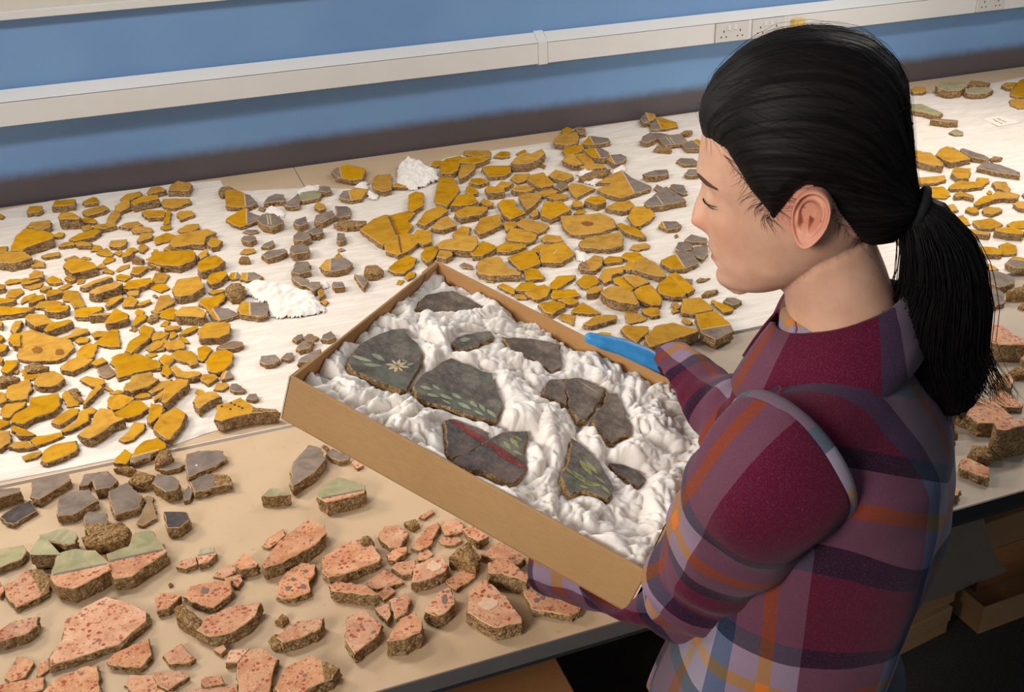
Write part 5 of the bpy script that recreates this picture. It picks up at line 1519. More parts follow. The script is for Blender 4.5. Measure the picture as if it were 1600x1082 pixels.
def loft(V, F, rings):
    b = len(V); n = len(rings[0])
    for r in rings: V.extend(r)
    for i in range(len(rings)-1):
        for j in range(n): F.append((b+i*n+j, b+i*n+(j+1) % n, b+(i+1)*n+(j+1) % n, b+(i+1)*n+j))
    F.append(tuple(b+j for j in range(n))[::-1]); F.append(tuple(b+(len(rings)-1)*n+j for j in range(n)))
def fuse(name, V, F, voxel, smooth_it=4, fac=.5):
    me = bpy.data.meshes.new(name+'_raw'); me.from_pydata([tuple(v) for v in V], [], F); me.update()
    bm = bmesh.new(); bm.from_mesh(me); bmesh.ops.recalc_face_normals(bm, faces=bm.faces); bm.to_mesh(me); bm.free()
    o = bpy.data.objects.new(name+'_raw', me); COL.objects.link(o)
    r = o.modifiers.new('r', 'REMESH'); r.mode = 'VOXEL'; r.voxel_size = voxel; r.use_smooth_shade = True
    if smooth_it:
        s_ = o.modifiers.new('s', 'SMOOTH'); s_.iterations = smooth_it; s_.factor = fac
    dg = bpy.context.evaluated_depsgraph_get(); out = bpy.data.meshes.new_from_object(o.evaluated_get(dg))
    bpy.data.objects.remove(o); bpy.data.meshes.remove(me); out.name = name
    return out
def ell(c, ax, ay, rx, ry, n=40, p=1.0, dz=None):
    out = []
    for j in range(n):
        t = 2*PI*j/n; cx_, sy = math.cos(t), math.sin(t)
        out.append(c+ax*(rx*math.copysign(abs(cx_)**p, cx_))+ay*(ry*math.copysign(abs(sy)**p, sy)))
    return out
# joints
SL = at(1208, 740, 1.04); EL = TM @ Vector((.352, -.19, -.012)); WL_ = TM @ Vector((.15, -.13, -.155))
SR = TP(.03, -.185, 1.275); WR = TM @ Vector((.160, hy+.046, -.016)); ER = TP(.12, -.225, 1.03)
TORSO = [  # z, forward, lateral shift, rx, ry
    (1.395, .018, 0, .056, .060), (1.360, .008, .0, .066, .080), (1.335, .000, .004, .078, .120), (1.300, -.006, .006, .096, .165), (1.255, -.012, .004, .112, .186), (1.19, -.016, -.004, .120, .180), (1.10, -.014, -.010, .122, .170), (1.00, .006, -.012, .126, .164), (.90, .030, -.012, .138, .166), (.80, .050, -.010, .150, .176), (.735, .056, -.010, .158, .184)]
def torso_rings(grow=0.0, z_to=0):
    return [ell(TP(x, y, z), AT, BT, rx+grow, ry+grow, 48, .86) for z, x, y, rx, ry in TORSO if z >= z_to]
PINB = {'L': TP(-.015, .11, 1.285), 'R': TP(-.015, -.11, 1.285)}
# body under the clothes, one continuous skin
bV, bF = [HM @ v for v in hV], [tuple(f) for f in hF]
nk = [(-.012, .056, .052, -.040), (-.020, .056, .055, -.075), (-.034, .057, .057, -.105), (-.048, .058, .060, -.140), (-.058, .062, .066, -.175), (-.060, .075, .090, -.215)]
loft(bV, bF, [ell(HC+AH*x+Vector((0, 0, z)), AH, BH, rx, ry, 40) for x, rx, ry, z in nk])
loft(bV, bF, torso_rings(-.022))
capsule(bV, bF, PINB['L'], SL-Vector((0, 0, .012)), .045, .040); capsule(bV, bF, PINB['R'], SR-Vector((0, 0, .012)), .045, .040)
capsule(bV, bF, SL-Vector((0, 0, .012)), EL, .040, .036); capsule(bV, bF, EL, WL_, .036, .028); capsule(bV, bF, SR-Vector((0, 0, .012)), ER, .040, .036); capsule(bV, bF, ER, WR, .036, .028)
for sy in (1, -1):
    capsule(bV, bF, TP(0, sy*.085, .80), TP(.01, sy*.10, .46), .075, .052); capsule(bV, bF, TP(.01, sy*.10, .46), TP(-.01, sy*.11, .07), .05, .036)
body_me = fuse('body', bV, bF, .0042, 4)
# pull the remeshed head back onto the modelled face
for v in body_me.vertices:
    q = TMi @ v.co
    if abs(q.x) < hx+.012 and abs(q.y) < hy+.03 and -TH-.02 < q.z < .08 and v.co.z < 1.3:
        if q.y > 0: q.y = max(q.y, hy+.012)
        else: q.z = min(q.z, -TH-.02)
        v.co = TM @ q
neck_lim = HC.z+ZB-.004
for v in body_me.vertices:
    if v.co.z > neck_lim:
        loc, nrm, fi, dd = head_bvh.find_nearest(v.co)
        if loc is not None and dd < .0045: v.co = loc
# ears
def ear(sgn):
    A0 = side(1264, 345, .079); cx_, cz_ = A0[0], A0[1]+.004; V = []; F = []; nr, nt = 26, 72
    for i in range(nr+1):
        r = i/nr
        for j in range(nt):
            t = 2*PI*j/nt; ux_, uz = math.cos(t), math.sin(t)
            a = .0175+.0035*max(0, uz)-.003*max(0, -uz); b_ = .0315
            if uz < 0: a *= 1-.10*uz*uz
            rx = a*r*(1+.10*max(0, -ux_)); rz_ = b_*r
            X = rx*ux_-.10*rz_*uz; Z = rz_*uz
            back = .5-.5*ux_                                             # 1 at the rear rim
            rim = .55+.45*max(back, max(0, uz))
            lobe = max(0, -uz-.55)/.45
            h = .001+.0035*g(r-.0, .25)*0
            h += .0085*g(r-.90, .085)*rim*(1-.45*lobe)                     # helix
            h += .0048*g(r-.60, .12)*(.25+.75*back)*(1-lobe)                # antihelix
            h -= .0110*g(r-.22, .26)*(1-lobe)                              # concha
            h += .0050*g(r-.62, .14)*max(0, ux_-.55)/.45*g(uz+.15, .35)     # tragus
            h += .004*lobe
            h += .0105*back*min(1, r*1.2)+.006
            if r > .955: h -= .020*((r-.955)/.045)
            yy = .0715+h
            V.append(HM @ Vector((cx_-X*-1, sgn*yy, cz_+Z)))
    for i in range(nr):
        for j in range(nt):
            q = (i*nt+j, i*nt+(j+1) % nt, (i+1)*nt+(j+1) % nt, (i+1)*nt+j); F.append(q if sgn < 0 else q[::-1])
    return V, F
bm = bmesh.new(); bm.from_mesh(body_me)
for sgn in (1, -1):
    eV, eF = ear(sgn); vv = [bm.verts.new(v) for v in eV]
    for f in eF:
        if len(set(f)) == 4: bm.faces.new([vv[i] for i in f])
bmesh.ops.recalc_face_normals(bm, faces=bm.faces)
bm.to_mesh(body_me); bm.free()
# skin tint by place on the face: lips, stubble, flushed ear
HMi = HM.inverted()
ca = body_me.color_attributes.new('tint', 'FLOAT_COLOR', 'POINT')
buf = np.zeros((len(body_me.vertices), 4), np.float32); buf[:, 3] = 1
for i, v in enumerate(body_me.vertices):
    if v.co.z < 1.3: continue
    p = HMi @ v.co; ay = abs(p.y)
    if p.x > .05:
        w = .021*max(0, 1-((p.z-zpx(391))/.011)**2)
        buf[i, 0] = max(0, min(1, (w-ay)/.004+.5)) if abs(p.z-zpx(391)) < .0105 else 0
        buf[i, 1] = .75*g(p.z-zpx(373), .006)*g(ay-.006, .014)+.4*g(p.z-zpx(424), .010)*g(ay, .014)+.3*g(p.z-zpx(445), .008)*g(ay, .02)
        buf[i, 2] = .5*g(ay-.012, .016)*g(p.z-zpx(342), .014)+.35*g(ay-.045, .02)*g(p.z-zpx(345), .02)
    if ay > .074 and p.x < .03: buf[i, 2] = max(buf[i, 2], .7)
ca.data.foreach_set('color', buf.ravel())
def mat_skin():
    t = NT('skin', .48, .35); c = t.coord('Object'); n = t.noise(c, 40, 5, .6); n2 = t.noise(c, 900, 3)
    col = t.ramp(n, [(.3, srgb(192, 146, 120)), (.7, srgb(206, 161, 135))])
    a = t.node('ShaderNodeVertexColor'); a.layer_name = 'tint'; s_ = t.node('ShaderNodeSeparateColor'); t.lk(a.outputs[0], s_.inputs[0])
    col = t.mix(t.math('MULTIPLY', s_.outputs[2], .6), col, srgb(208, 124, 104))
    col = t.mix(t.math('MULTIPLY', s_.outputs[1], t.ramp(n2, [(.35, (.25, .25, .25)), (.65, (.85, .85, .85))])), col, srgb(110, 84, 74))
    col = t.mix(t.math('MULTIPLY', s_.outputs[0], .75), col, srgb(168, 92, 84))
    vs = t.voro(c, 24.0); mo = t.ramp(vs, [(.028, (1, 1, 1)), (.045, (0, 0, 0))])
    col = t.mix(t.math('MULTIPLY', mo, .7), col, srgb(84, 54, 44))
    t.color(col); t.bump(t.math('ADD', n2, t.noise(c, 300, 4)), .12, .0006)
    t.b.inputs['Subsurface Weight'].default_value = .18; t.b.inputs['Subsurface Radius'].default_value = (.010, .004, .002); t.b.inputs['Subsurface Scale'].default_value = 1
    return t.m
body = own(link('body', body_me, [mat_skin()], smooth=True))
# eyes: lowered lids, lash line, brows
M_LASH = plain('lash', srgb(28, 22, 20), .7, .2); M_EYE = plain('eye_white', srgb(214, 204, 196), .25, .5, .02); M_IRIS = plain('iris', srgb(40, 26, 20), .2, .5)
def on_face(px_x, y, z):
    o_ = HM @ Vector((.16, y, z)); hit = head_bvh.ray_cast(o_, (HM.to_3x3() @ Vector((-1, 0, 0))).normalized())
    return HMi @ hit[0] if hit[0] is not None else Vector((.08, y, z))
def ribbon(name, pts, widths, mat, lift=.0008):
    """strip lying on the face along (y, z) points"""
    V = []; F = []
    for (y, z), w in zip(pts, widths):
        for s_ in (-1, 0, 1):
            p = on_face(0, y, z+s_*w); V.append(HM @ (p+Vector((lift*(1.6 if s_ == 0 else .6), 0, 0))))
    for i in range(len(pts)-1):
        for k in (0, 1): F.append((i*3+k, i*3+k+1, (i+1)*3+k+1, (i+1)*3+k))
    return own(mesh(name, V, F, [mat], smooth=True))
M_BROW = plain('brow_hair', srgb(82, 60, 50), .8, .15, .2, 400)
for sy in (1, -1):
    ys = np.linspace(.010, .056, 12)
    ribbon('eyebrow', [(sy*y, zpx(272)+.0055*math.sin(PI*(y-.010)/.06)-.001*max(0, (y-.038)/.018)) for y in ys], [.0012+.0036*math.sin(PI*min(1, (k+1.5)/12)) for k in range(12)], M_BROW)
    ys = np.linspace(.0235, .049, 12)
    ribbon('lash_line', [(sy*y, zpx(299)-.0022*math.sin(PI*(y-.0235)/.0255)+.001*(y-.0235)/.03) for y in ys], [.0003+.0005*math.sin(PI*(k+.5)/12) for k in range(12)], M_LASH, .0018)
    ribbon('eye_slit', [(sy*y, zpx(302)-.0020*math.sin(PI*(y-.0235)/.0255)) for y in ys], [.0002+.0007*math.sin(PI*(k+.5)/12) for k in range(12)], M_IRIS, .0004)

# ------------------------------------------------------------------ hair
HFRONT = smooth_tab(tabpx([(1262, 42), (1201, 54), (1156, 78), (1116, 116), (1098, 150), (1093, 175), (1093, 202), (1090, 230), (1085, 270), (1085, 456)]))
HBACK = smooth_tab(tabpx([(1264, 41.5), (1326, 47), (1368, 63), (1401, 97), (1418, 131), (1423, 196), (1429, 263), (1438, 305), (1440, 324), (1428, 340), (1408, 362), (1385, 386), (1368, 398), (1330, 430)]))
HW = smooth_tab(sorted([(side(1262, py)[1], w) for py, w in ((41.5, .002), (47, .028), (58, .046), (76, .061), (105, .074), (145, .084), (200, .0905), (250, .091), (290, .087), (310, .083), (340, .079), (370, .074), (400, .066))]))
class HairProf:
    def __call__(s, z):
        f = min(lerp_tab(HFRONT, z), lerp_tab(FRONT, z)+.014) if z < side(1095, 180)[1] else lerp_tab(HFRONT, z)
        return f, lerp_tab(HBACK, z), lerp_tab(HW, z)
    def p(s, z):
        k = max(0, min(1, (side(1400, 180)[1]-z)/.07)); return 1.0+.75*k
HP = HairProf()
TIE = Vector((*side(1432, 322), 0)); TIE = Vector((TIE.x, 0, TIE.y))
line_px = [(1098, 204, .012), (1108, 208, .030), (1130, 226, .050), (1150, 258, .060), (1167, 290, .068), (1184, 312, .072), (1198, 330, .074), (1207, 343, .075), (1222, 326, .077), (1243, 300, .080), (1262, 291, .084), (1290, 300, .086), (1308, 322, .084), (1318, 340, .08), (1335, 362, .07), (1352, 384, .058), (1372, 400, .03)]
line = [side(a, b, y) for a, b, y in line_px]
HPOLY = [(line[0][0]+.06, line[0][1]+.002)]+line+[(line[-1][0]-.02, line[-1][1]-.01), (-.25, line[-1][1]-.01), (-.25, .25), (.25, .25), (.25, line[0][1]+.01)]
hz0 = side(1372, 404)[1]; hz1 = side(1264, 41.8)[1]
gV, gF = revolve(lambda z, t: head_point(z, t, hair=HP), 220, 380, hz0, hz1)
keep = []; depth = []
for v in gV:
    d = -pdist((v.x, v.z), HPOLY); depth.append(d)
V2 = []
for v, d in zip(gV, depth):
    k = max(0, min(1, d/.016)); k = k**.5
    loc, nrm, fi, dd = head_bvh.find_nearest(HM @ v)
    q = HMi @ loc if loc is not None else v
    base_ = q+(v-q)*(.06 if k <= 0 else 0)
    p = base_.lerp(v, k)+Vector((0, 0, 0))
    if d > 0:      # combed locks
        u = (p-TIE); ang = math.atan2(u.y, u.z); rr = u.length
        p = p+(p-Vector((0, 0, p.z*.6))).normalized()*(.0013*noise.noise(Vector((ang*14, rr*9, 2)))+.0006*noise.noise(Vector((ang*45, rr*14, 5))))*min(1, k*1.5)
    V2.append(p)
F2 = [f for f in gF if all(depth[i] > -.0012 for i in f)]
cap_bvh = BVHTree.FromPolygons([HM @ v for v in V2], F2)
def mat_hair():
    t = NT('black_hair', .5, .10)
    a = t.node('ShaderNodeAttribute'); a.attribute_name = 'flow'
    n = t.node('ShaderNodeTexNoise'); n.inputs['Scale'].default_value = 1; n.inputs['Detail'].default_value = 6; t.lk(a.outputs['Vector'], n.inputs['Vector'])
    t.color(t.ramp(n.outputs[0], [(.3, srgb(9, 8, 8)), (.7, srgb(30, 25, 24))]))
    t.bump(n.outputs[0], .4, .0012); return t.m
M_HAIR = mat_hair()
M_STRAND = NT('hair_strand', .45, .2).color(srgb(15, 13, 13)).m
cap = own(mesh('hair', [HM @ v for v in V2], F2, [M_HAIR], smooth=True))
fa_ = cap.data.attributes.new('flow', 'FLOAT_VECTOR', 'POINT')
fl_ = []
for p in V2:
    u = p-TIE; fl_ += [math.atan2(u.y, u.z+.02)*34, u.length*5, u.x*3]
fa_.data.foreach_set('vector', fl_)
def strands(name, splines, rad, mat, parent_fn=own):
    c = bpy.data.curves.new(name, 'CURVE'); c.dimensions = '3D'; c.bevel_depth = rad; c.bevel_resolution = 0; c.use_fill_caps = False; c.materials.append(mat)
    for pts in splines:
        s_ = c.splines.new('POLY'); s_.points.add(len(pts)-1); n = len(pts)
        for i, p in enumerate(pts): s_.points[i].co = (*p, 1); s_.points[i].radius = 1-.75*(i/(n-1))**3
    o = bpy.data.objects.new(name, c); COL.objects.link(o); parent_fn(o); o = to_mesh(o); o['kind'] = 'stuff'; return o
r = random.Random(11); sp = []
cand = [i for i, d in enumerate(depth) if .0005 < d < .20 and V2[i].x > TIE.x+.02]
for _ in range(520):
    P0 = V2[r.choice(cand)]; pts = []; lift = r.uniform(.0002, .0016) if r.random() < .85 else r.uniform(.002, .006); amp = r.uniform(-.010, .010)
    if depth[V2.index(P0)] > .05 and r.random() < .3: continue
    nn = 14
    for i in range(nn):
        k = i/(nn-1); q = P0.lerp(TIE, k)
        out = Vector((q.x*.2-.01*0, q.y, q.z)); out = (q-Vector((-.02, 0, -.02)))
        q2 = HM @ (q+out.normalized()*.06*math.sin(PI*k)+Vector((0, 0, amp*math.sin(PI*k))))
        loc, nrm, fi, dd = cap_bvh.find_nearest(q2)
        if loc is None: break
        c3 = (loc-(HM @ Vector((-.02, 0, -.02)))).normalized()
        pts.append(loc+c3*(lift*math.sin(PI*min(1, k*1.15+.03)) if i < nn-1 else 0))
    if len(pts) == nn: sp.append(pts)
# stray hairs at the temple, sideburn and nape
for _ in range(120):
    i0 = r.choice((1, 2, 3, 4, 4, 5, 5, 6, 6, 7, 7, 8, 12, 13, 13, 14, 14, 15, 15)); kq = r.random(); lx, lz = [line[i0][q]+(line[i0+1][q]-line[i0][q])*kq for q in (0, 1)]; yb = line_px[i0][2]+(line_px[i0+1][2]-line_px[i0][2])*kq; i0 += kq
    P0 = Vector((lx, yb+.001, lz)); dx = r.uniform(-.012, .012); pts = []; L = r.uniform(.007, .022)
    for k in range(7):
        kk = k/6; q = P0+Vector((dx*kk+.006*math.sin(3*kk+i0), .003*kk, -L*kk*(.3+.7*kk)))
        loc, nrm, fi, dd = head_bvh.find_nearest(HM @ q); pts.append((loc+BH*.0012) if loc is not None and dd < .03 else HM @ q)
    sp.append(pts)
for _ in range(40):                                                    # flyaways over the crown
    t0 = r.uniform(-1.3, 1.3); z0 = r.uniform(.05, .12); P0 = head_point(z0, t0, hair=HP); pts = []
    for k in range(9):
        q = P0.lerp(TIE, k/11); loc, nrm, fi, dd = cap_bvh.find_nearest(HM @ (q+(q-Vector((0, 0, 0))).normalized()*.05))
        if loc is None: continue
        pts.append(loc+(loc-HC).normalized()*(.001+.007*math.sin(PI*k/9)*r.uniform(.5, 1)))
    if len(pts) > 4: sp.append(pts)
strands('hair_strands', sp, .00015, M_STRAND)
# ponytail
PT = [(1434, 322, .016, .018), (1449, 342, .024, .022), (1466, 380, .032, .028), (1474, 430, .037, .032), (1464, 490, .046, .034), (1460, 545, .047, .033), (1472, 590, .041, .028), (1480, 625, .030, .018), (1476, 655, .010, .008)]
pc = []
for (px_, py_, rx, ry) in PT:
    x, z = side(px_, py_, .0); pc.append((Vector((x, .0, z)), rx, ry))
def pt_at(s):
    s = max(0, min(.9999, s))*(len(pc)-1); i = int(s); k = s-i; k2 = k*k*(3-2*k)
    a, b_ = pc[i], pc[i+1]
    return a[0].lerp(b_[0], k), a[1]+(b_[1]-a[1])*k2, a[2]+(b_[2]-a[2])*k2
V = []; F = []; nr, nt = 46, 44
for i in range(nr+1):
    s_ = i/nr*.95; c_, rx, ry = pt_at(s_); c2_, _, _ = pt_at(s_+.02); tdir = (c2_-c_); tdir = tdir.normalized() if tdir.length > 1e-6 else Vector((0, 0, -1))
    nx = Vector((0, 1, 0)).cross(tdir).normalized()
    for j in range(nt):
        t = 2*PI*j/nt; w = 1+.10*noise.noise(Vector((math.cos(t)*3, math.sin(t)*3, s_*2)))+.05*noise.noise(Vector((t*9, 1, s_*2)))
        V.append(HM @ (c_+nx*(rx*.92*w*math.cos(t))+Vector((0, 1, 0))*(ry*.92*w*math.sin(t))))
for i in range(nr):
    for j in range(nt): F.append((i*nt+j, i*nt+(j+1) % nt, (i+1)*nt+(j+1) % nt, (i+1)*nt+j))
F.append(tuple(range(nt))); F.append(tuple(nr*nt+j for j in range(nt))[::-1])
pony = own(mesh('ponytail', V, F, [M_HAIR], smooth=True))
fa_ = pony.data.attributes.new('flow', 'FLOAT_VECTOR', 'POINT')
fl_ = []
for i in range(nr+1):
    for j in range(nt): fl_ += [math.cos(2*PI*j/nt)*22, math.sin(2*PI*j/nt)*22, i/nr*3]
fa_.data.foreach_set('vector', fl_)
sp = []
for _ in range(900):
    a = r.uniform(0, 2*PI); rad = r.uniform(.82, 1.08); end = r.choice([r.uniform(.8, 1.0), r.uniform(.86, 1.0)]); dr = r.uniform(-.5, .5); pts = []
    flick = r.random() < .34; fl2 = r.uniform(.3, 1); wild = 1.06 if r.random() > .08 else 1.22
    for i in range(17):
        s_ = end*i/16; c_, rx, ry = pt_at(s_); aa = a+dr*s_
        rx, ry = max(rx, .022 if s_ > .6 else 0), max(ry, .014 if s_ > .6 else 0)
        grow = rad*(1+(wild-1)*math.sin(PI*min(1, s_*1.1)))
        p = c_+Vector((-1, 0, .15))*(rx*grow*math.cos(aa))+Vector((0, 1, 0))*(ry*grow*math.sin(aa))
        if flick and s_ > .62:
            k = (s_-.62)/.38; p = p+Vector((-.062*k*fl2, 0, .026*k*k))
        pts.append(HM @ p)
    sp.append(pts)
strands('ponytail_strands', sp, .00045, M_STRAND)
tm = bpy.data.meshes.new('hair_tie'); bm = bmesh.new(); tV = []; c_, rx, ry = pt_at(.02)
for i in range(28):
    t = 2*PI*i/28
    for j in range(8):
        u = 2*PI*j/8; rr = 1+.22*math.cos(u)*.8
        tV.append(bm.verts.new(HM @ (c_+Vector((-.25, 0, .95)).normalized()*(.020*rr*math.cos(t))+Vector((0, 1, 0))*(.021*rr*math.sin(t))+Vector((-.95, 0, -.25))*(.0045*math.sin(u)))))
for i in range(28):
    for j in range(8): bm.faces.new((tV[i*8+j], tV[i*8+(j+1) % 8], tV[((i+1) % 28)*8+(j+1) % 8], tV[((i+1) % 28)*8+j]))
bm.to_mesh(tm); bm.free()
own(link('hair_tie', tm, [plain('tie_elastic', srgb(16, 15, 17), .85)], smooth=True))

# ------------------------------------------------------------------ flannel shirt
def mat_plaid():
    t = NT('plaid_flannel', .95, .12)
    t.b.inputs['Sheen Weight'].default_value = .06; t.b.inputs['Sheen Roughness'].default_value = .5
    a = t.node('ShaderNodeAttribute'); a.attribute_name = 'cloth'; s_ = t.node('ShaderNodeSeparateXYZ'); t.lk(a.outputs['Vector'], s_.inputs[0])
    BUR, NAV, GRY, ORA, BLU, LBL, TAN = srgb(86, 10, 40), srgb(16, 14, 36), srgb(140, 118, 136), srgb(204, 112, 30), srgb(52, 84, 112), srgb(150, 172, 184), srgb(196, 152, 92)
    def bands(v, period, seq):
        f = t.math('FRACT', t.math('MULTIPLY', v, 1/period)); tot = sum(w for w, _ in seq); p = 0; st = []
        for w, c in seq: st.append((p/tot, c)); p += w
        return t.ramp(f, st, 'CONSTANT')
    weft = bands(s_.outputs[1], .214, [(.060, BUR), (.022, NAV), (.039, GRY), (.018, ORA), (.039, GRY), (.022, NAV), (.014, BUR)])
    warp = bands(s_.outputs[0], .352, [(.112, BUR), (.028, BLU), (.045, LBL), (.016, TAN), (.035, LBL), (.028, BLU), (.035, GRY), (.018, ORA), (.035, GRY)])
    col = t.mix(.55, t.mix(.5, weft, warp), t.mix(1.0, weft, warp, 'DARKEN'))
    c = t.coord('Object'); n = t.noise(c, 900, 2, .5); n1 = t.noise(c, 6, 3)
    col = t.mix(t.math('MULTIPLY', n, .30), col, srgb(28, 20, 36), 'MIX')
    col = t.mix(t.ramp(n, [(.55, (0, 0, 0)), (.75, (.14, .14, .14))]), col, srgb(170, 150, 170))
    t.color(col); t.bump(n, .3, .0012); return t.m
M_PLAID = mat_plaid()
sV, sF = [], []
loft(sV, sF, torso_rings(0))
PIN = {'L': TP(-.015, .085, 1.312), 'R': TP(-.015, -.085, 1.312)}
for nm, S_ in (('L', SL), ('R', SR)): capsule(sV, sF, PIN[nm]-Vector((0, 0, .012)), PIN[nm].lerp(S_, .86), .058, .068, 26)
shirt_me = fuse('shirt', sV, sF, .0065, 8)
def cloth_uv(p):
    """(u, v) in metres of cloth on the body of the shirt"""
    loc = p-TP(0, 0, 0); x, y = loc.dot(AT), loc.dot(BT)
    drop = .62*max(0, abs(y)-.04)*max(0, min(1, (p.z-1.02)/.2))
    u = math.atan2(y, -x*1.15)*.150
    if p.z > 1.2: k = min(1, (p.z-1.2)/.1); u = (u*(1-k)+y*.92*k) if x < .05 else u
    return (.225-u, (1.33-p.z)+drop+.190, 0)
cl = [cloth_uv(v.co) for v in shirt_me.vertices]
nrm = [v.normal.copy() for v in shirt_me.vertices]
for v, n_, (u, w, sl) in zip(shirt_me.vertices, nrm, cl):
    p = v.co
    f = .0085*noise.noise(Vector((u*13, (p.z)*3.2+u*4, 1)))*min(1, max(0, 1.28-p.z)/.15)+.004*noise.noise(Vector((u*8, p.z*14, 5)))
    v.co = p+n_*f
shirt = own(link('shirt', shirt_me, [M_PLAID], smooth=True))
def cloth_attr(o, vals):
    a = o.data.attributes.new('cloth', 'FLOAT_VECTOR', 'POINT'); a.data.foreach_set('vector', [c for q in vals for c in q])
cloth_attr(shirt, cl)
def sleeve(nm, S_, E_, W_, u0, v0, ref):
    P = []
    ctl = [PIN[nm].lerp(S_, .78), S_, E_, W_]
    for a_, b_, n in zip(ctl[:-1], ctl[1:], (14, 40, 44)):
        for i in range(n): P.append(a_.lerp(b_, i/n))
    P.append(ctl[-1].copy())
    for _ in range(26): P = [P[0]]+[(P[i-1]+P[i]*2+P[i+1])/4 for i in range(1, len(P)-1)]+[P[-1]]
    N = len(P); n = 56; V = []; UV = []; F = []; s_ = 0; e1 = None
    tot = sum((P[i]-P[i-1]).length for i in range(1, N)); acc = 0
    for i in range(N):
        if i: acc += (P[i]-P[i-1]).length
        t = (P[min(N-1, i+1)]-P[max(0, i-1)]).normalized()
        e1 = (ref-t*ref.dot(t)).normalized() if e1 is None else (e1-t*e1.dot(t)).normalized()
        e2 = t.cross(e1); k = acc/tot
        r_ = .0785*(1-k)+.051*k+.012*g(k-.55, .2)+.003*g(k-.18, .12)
        for j in range(n+1):
            a_ = 2*PI*j/n; du = (a_-PI)*.074
            fold_ = .0085*noise.noise(Vector((math.cos(a_)*1.4, math.sin(a_)*1.4, acc*17)))+.0165*noise.noise(Vector((math.cos(a_)*1.1+acc*9, math.sin(a_)*1.1, acc*24+4)))*g(k-.58, .26)
            if i < 4: fold_ *= i/4
            rr = r_+fold_
            V.append(P[i]+(e1*math.cos(a_)*1.0+e2*math.sin(a_)*1.04)*rr); UV.append((-du+u0, acc+v0, 1))
    def push(g_):
        moved = set()
        for i, v in enumerate(V):
            q = TMi @ v
            if abs(q.x) < hx+g_ and abs(q.y) < hy+g_ and -TH-g_ < q.z < .012:
                opt = [(hx+g_-q.x, 'x'), (q.z+TH+g_, 'z')] + ([] if nm == 'L' else [(hy+g_-q.y, 'Y')])
                d_, ax = min(opt)
                if ax == 'x': q.x = hx+g_
                elif ax == 'z': q.z = -TH-g_
                else: q.y = hy+g_
                V[i] = TM @ q; moved.add(i)
        return moved
    mm_ = n+1
    for it in range(5):
        mv = push(.012); ext = set()
        for i in mv:
            for di in (-2, -1, 0, 1, 2):
                for dj in (-2, -1, 0, 1, 2):
                    a_, b_ = i//mm_+di, (i % mm_+dj) % n
                    if 3 < a_ < N-1: ext.add(a_*mm_+b_)
        new = {}
        for i in ext:
            a_, b_ = i//mm_, i % mm_
            nb = [V[(a_-1)*mm_+b_], V[(a_+1)*mm_+b_], V[a_*mm_+(b_+1) % n], V[a_*mm_+(b_-1) % n]]
            new[i] = V[i]*.4+sum(nb, Vector())*.15
        for i, v in new.items():
            V[i] = v
        for a_ in range(N): V[a_*mm_+n] = V[a_*mm_].copy()
    push(.006)
    m = n+1
    for i in range(N-1):
        for j in range(n): F.append((i*m+j, i*m+j+1, (i+1)*m+j+1, (i+1)*m+j))
    o = own(mesh('sleeve', V, F, [M_PLAID], smooth=True)); cloth_attr(o, UV)
    # felled armhole seam, a soft raised band
    bV = []; bU = []; bF = []; rows = [(-.004, -.010), (.0008, -.008), (.0020, -.003), (.0018, .003), (.0002, .006)]
    c0 = sum(V[0:n], Vector())/n; t0 = (P[2]-P[0]).normalized()
    for h, ax_ in rows:
        for j in range(n+1):
            p = V[j]; d = (p-c0).normalized(); bV.append(p+d*h+t0*ax_); bU.append((.150+ax_*.6, (2*PI*j/n)*.07+.13, 1))
    for i in range(len(rows)-1):
        for j in range(n): bF.append((i*m+j, i*m+j+1, (i+1)*m+j+1, (i+1)*m+j))
    ob = own(mesh('armhole_seam', bV, bF, [M_PLAID], smooth=True)); cloth_attr(ob, bU)
sleeve('L', SL, EL, WL_, .082, .0, -(BT*.75-AT*.6))
sleeve('R', SR, ER, WR, .2, .02, -(-BT*.75-AT*.6))
# collar
def collar():
    """fall collar: upper edge on the neck, lower edge on the shoulders"""
    up_px = [(1203, 492), (1235, 488), (1292, 471), (1355, 459), (1395, 446)]
    V = []; F = []; UV = []; n = 60
    N0 = TP(.014, 0, 0); rows = 7
    for i in range(n+1):
        ph = -PI*1.0+2*PI*i/n*1.0
        k = i/n; ang = (k-.5)*2*PI*.93                                     # 0 = nape
        c_, s_ = math.cos(ang), math.sin(ang); fr = (1-c_)/2
        up_ = N0-AT*(.066*c_)+BT*(.064*s_)+Vector((0, 0, 1.418-.050*fr))
        lo_ = N0-AT*(.094*c_-.010*fr)+BT*(.122*s_)+Vector((0, 0, 1.362-.018*abs(s_)-.050*fr-.012*fr**6))
        inn = N0-AT*(.060*c_)+BT*(.058*s_)+Vector((0, 0, 1.372-.040*fr))
        prof = [inn, inn.lerp(up_, .6), up_+Vector((0, 0, -.001)), up_.lerp(lo_, .06)+Vector((0, 0, .0035)), up_.lerp(lo_, .35)+(lo_-N0).normalized()*.004, up_.lerp(lo_, .7)+(lo_-N0).normalized()*.003, lo_]
        for j, p in enumerate(prof):
            V.append(p); UV.append(((1.50-ang)*.085+.056, (0, .01, .02, .006, .02, .045, .055)[j]+.004, 0))
    for i in range(n):
        for j in range(rows-1): F.append((i*rows+j, (i+1)*rows+j, (i+1)*rows+j+1, i*rows+j+1))
    o = own(mesh('collar', V, F, [M_PLAID], smooth=True))
    a = o.data.attributes.new('cloth', 'FLOAT_VECTOR', 'POINT'); a.data.foreach_set('vector', [c for q in UV for c in q])
    md = o.modifiers.new('t', 'SOLIDIFY'); md.thickness = .003; md.offset = 1
    return o
collar()
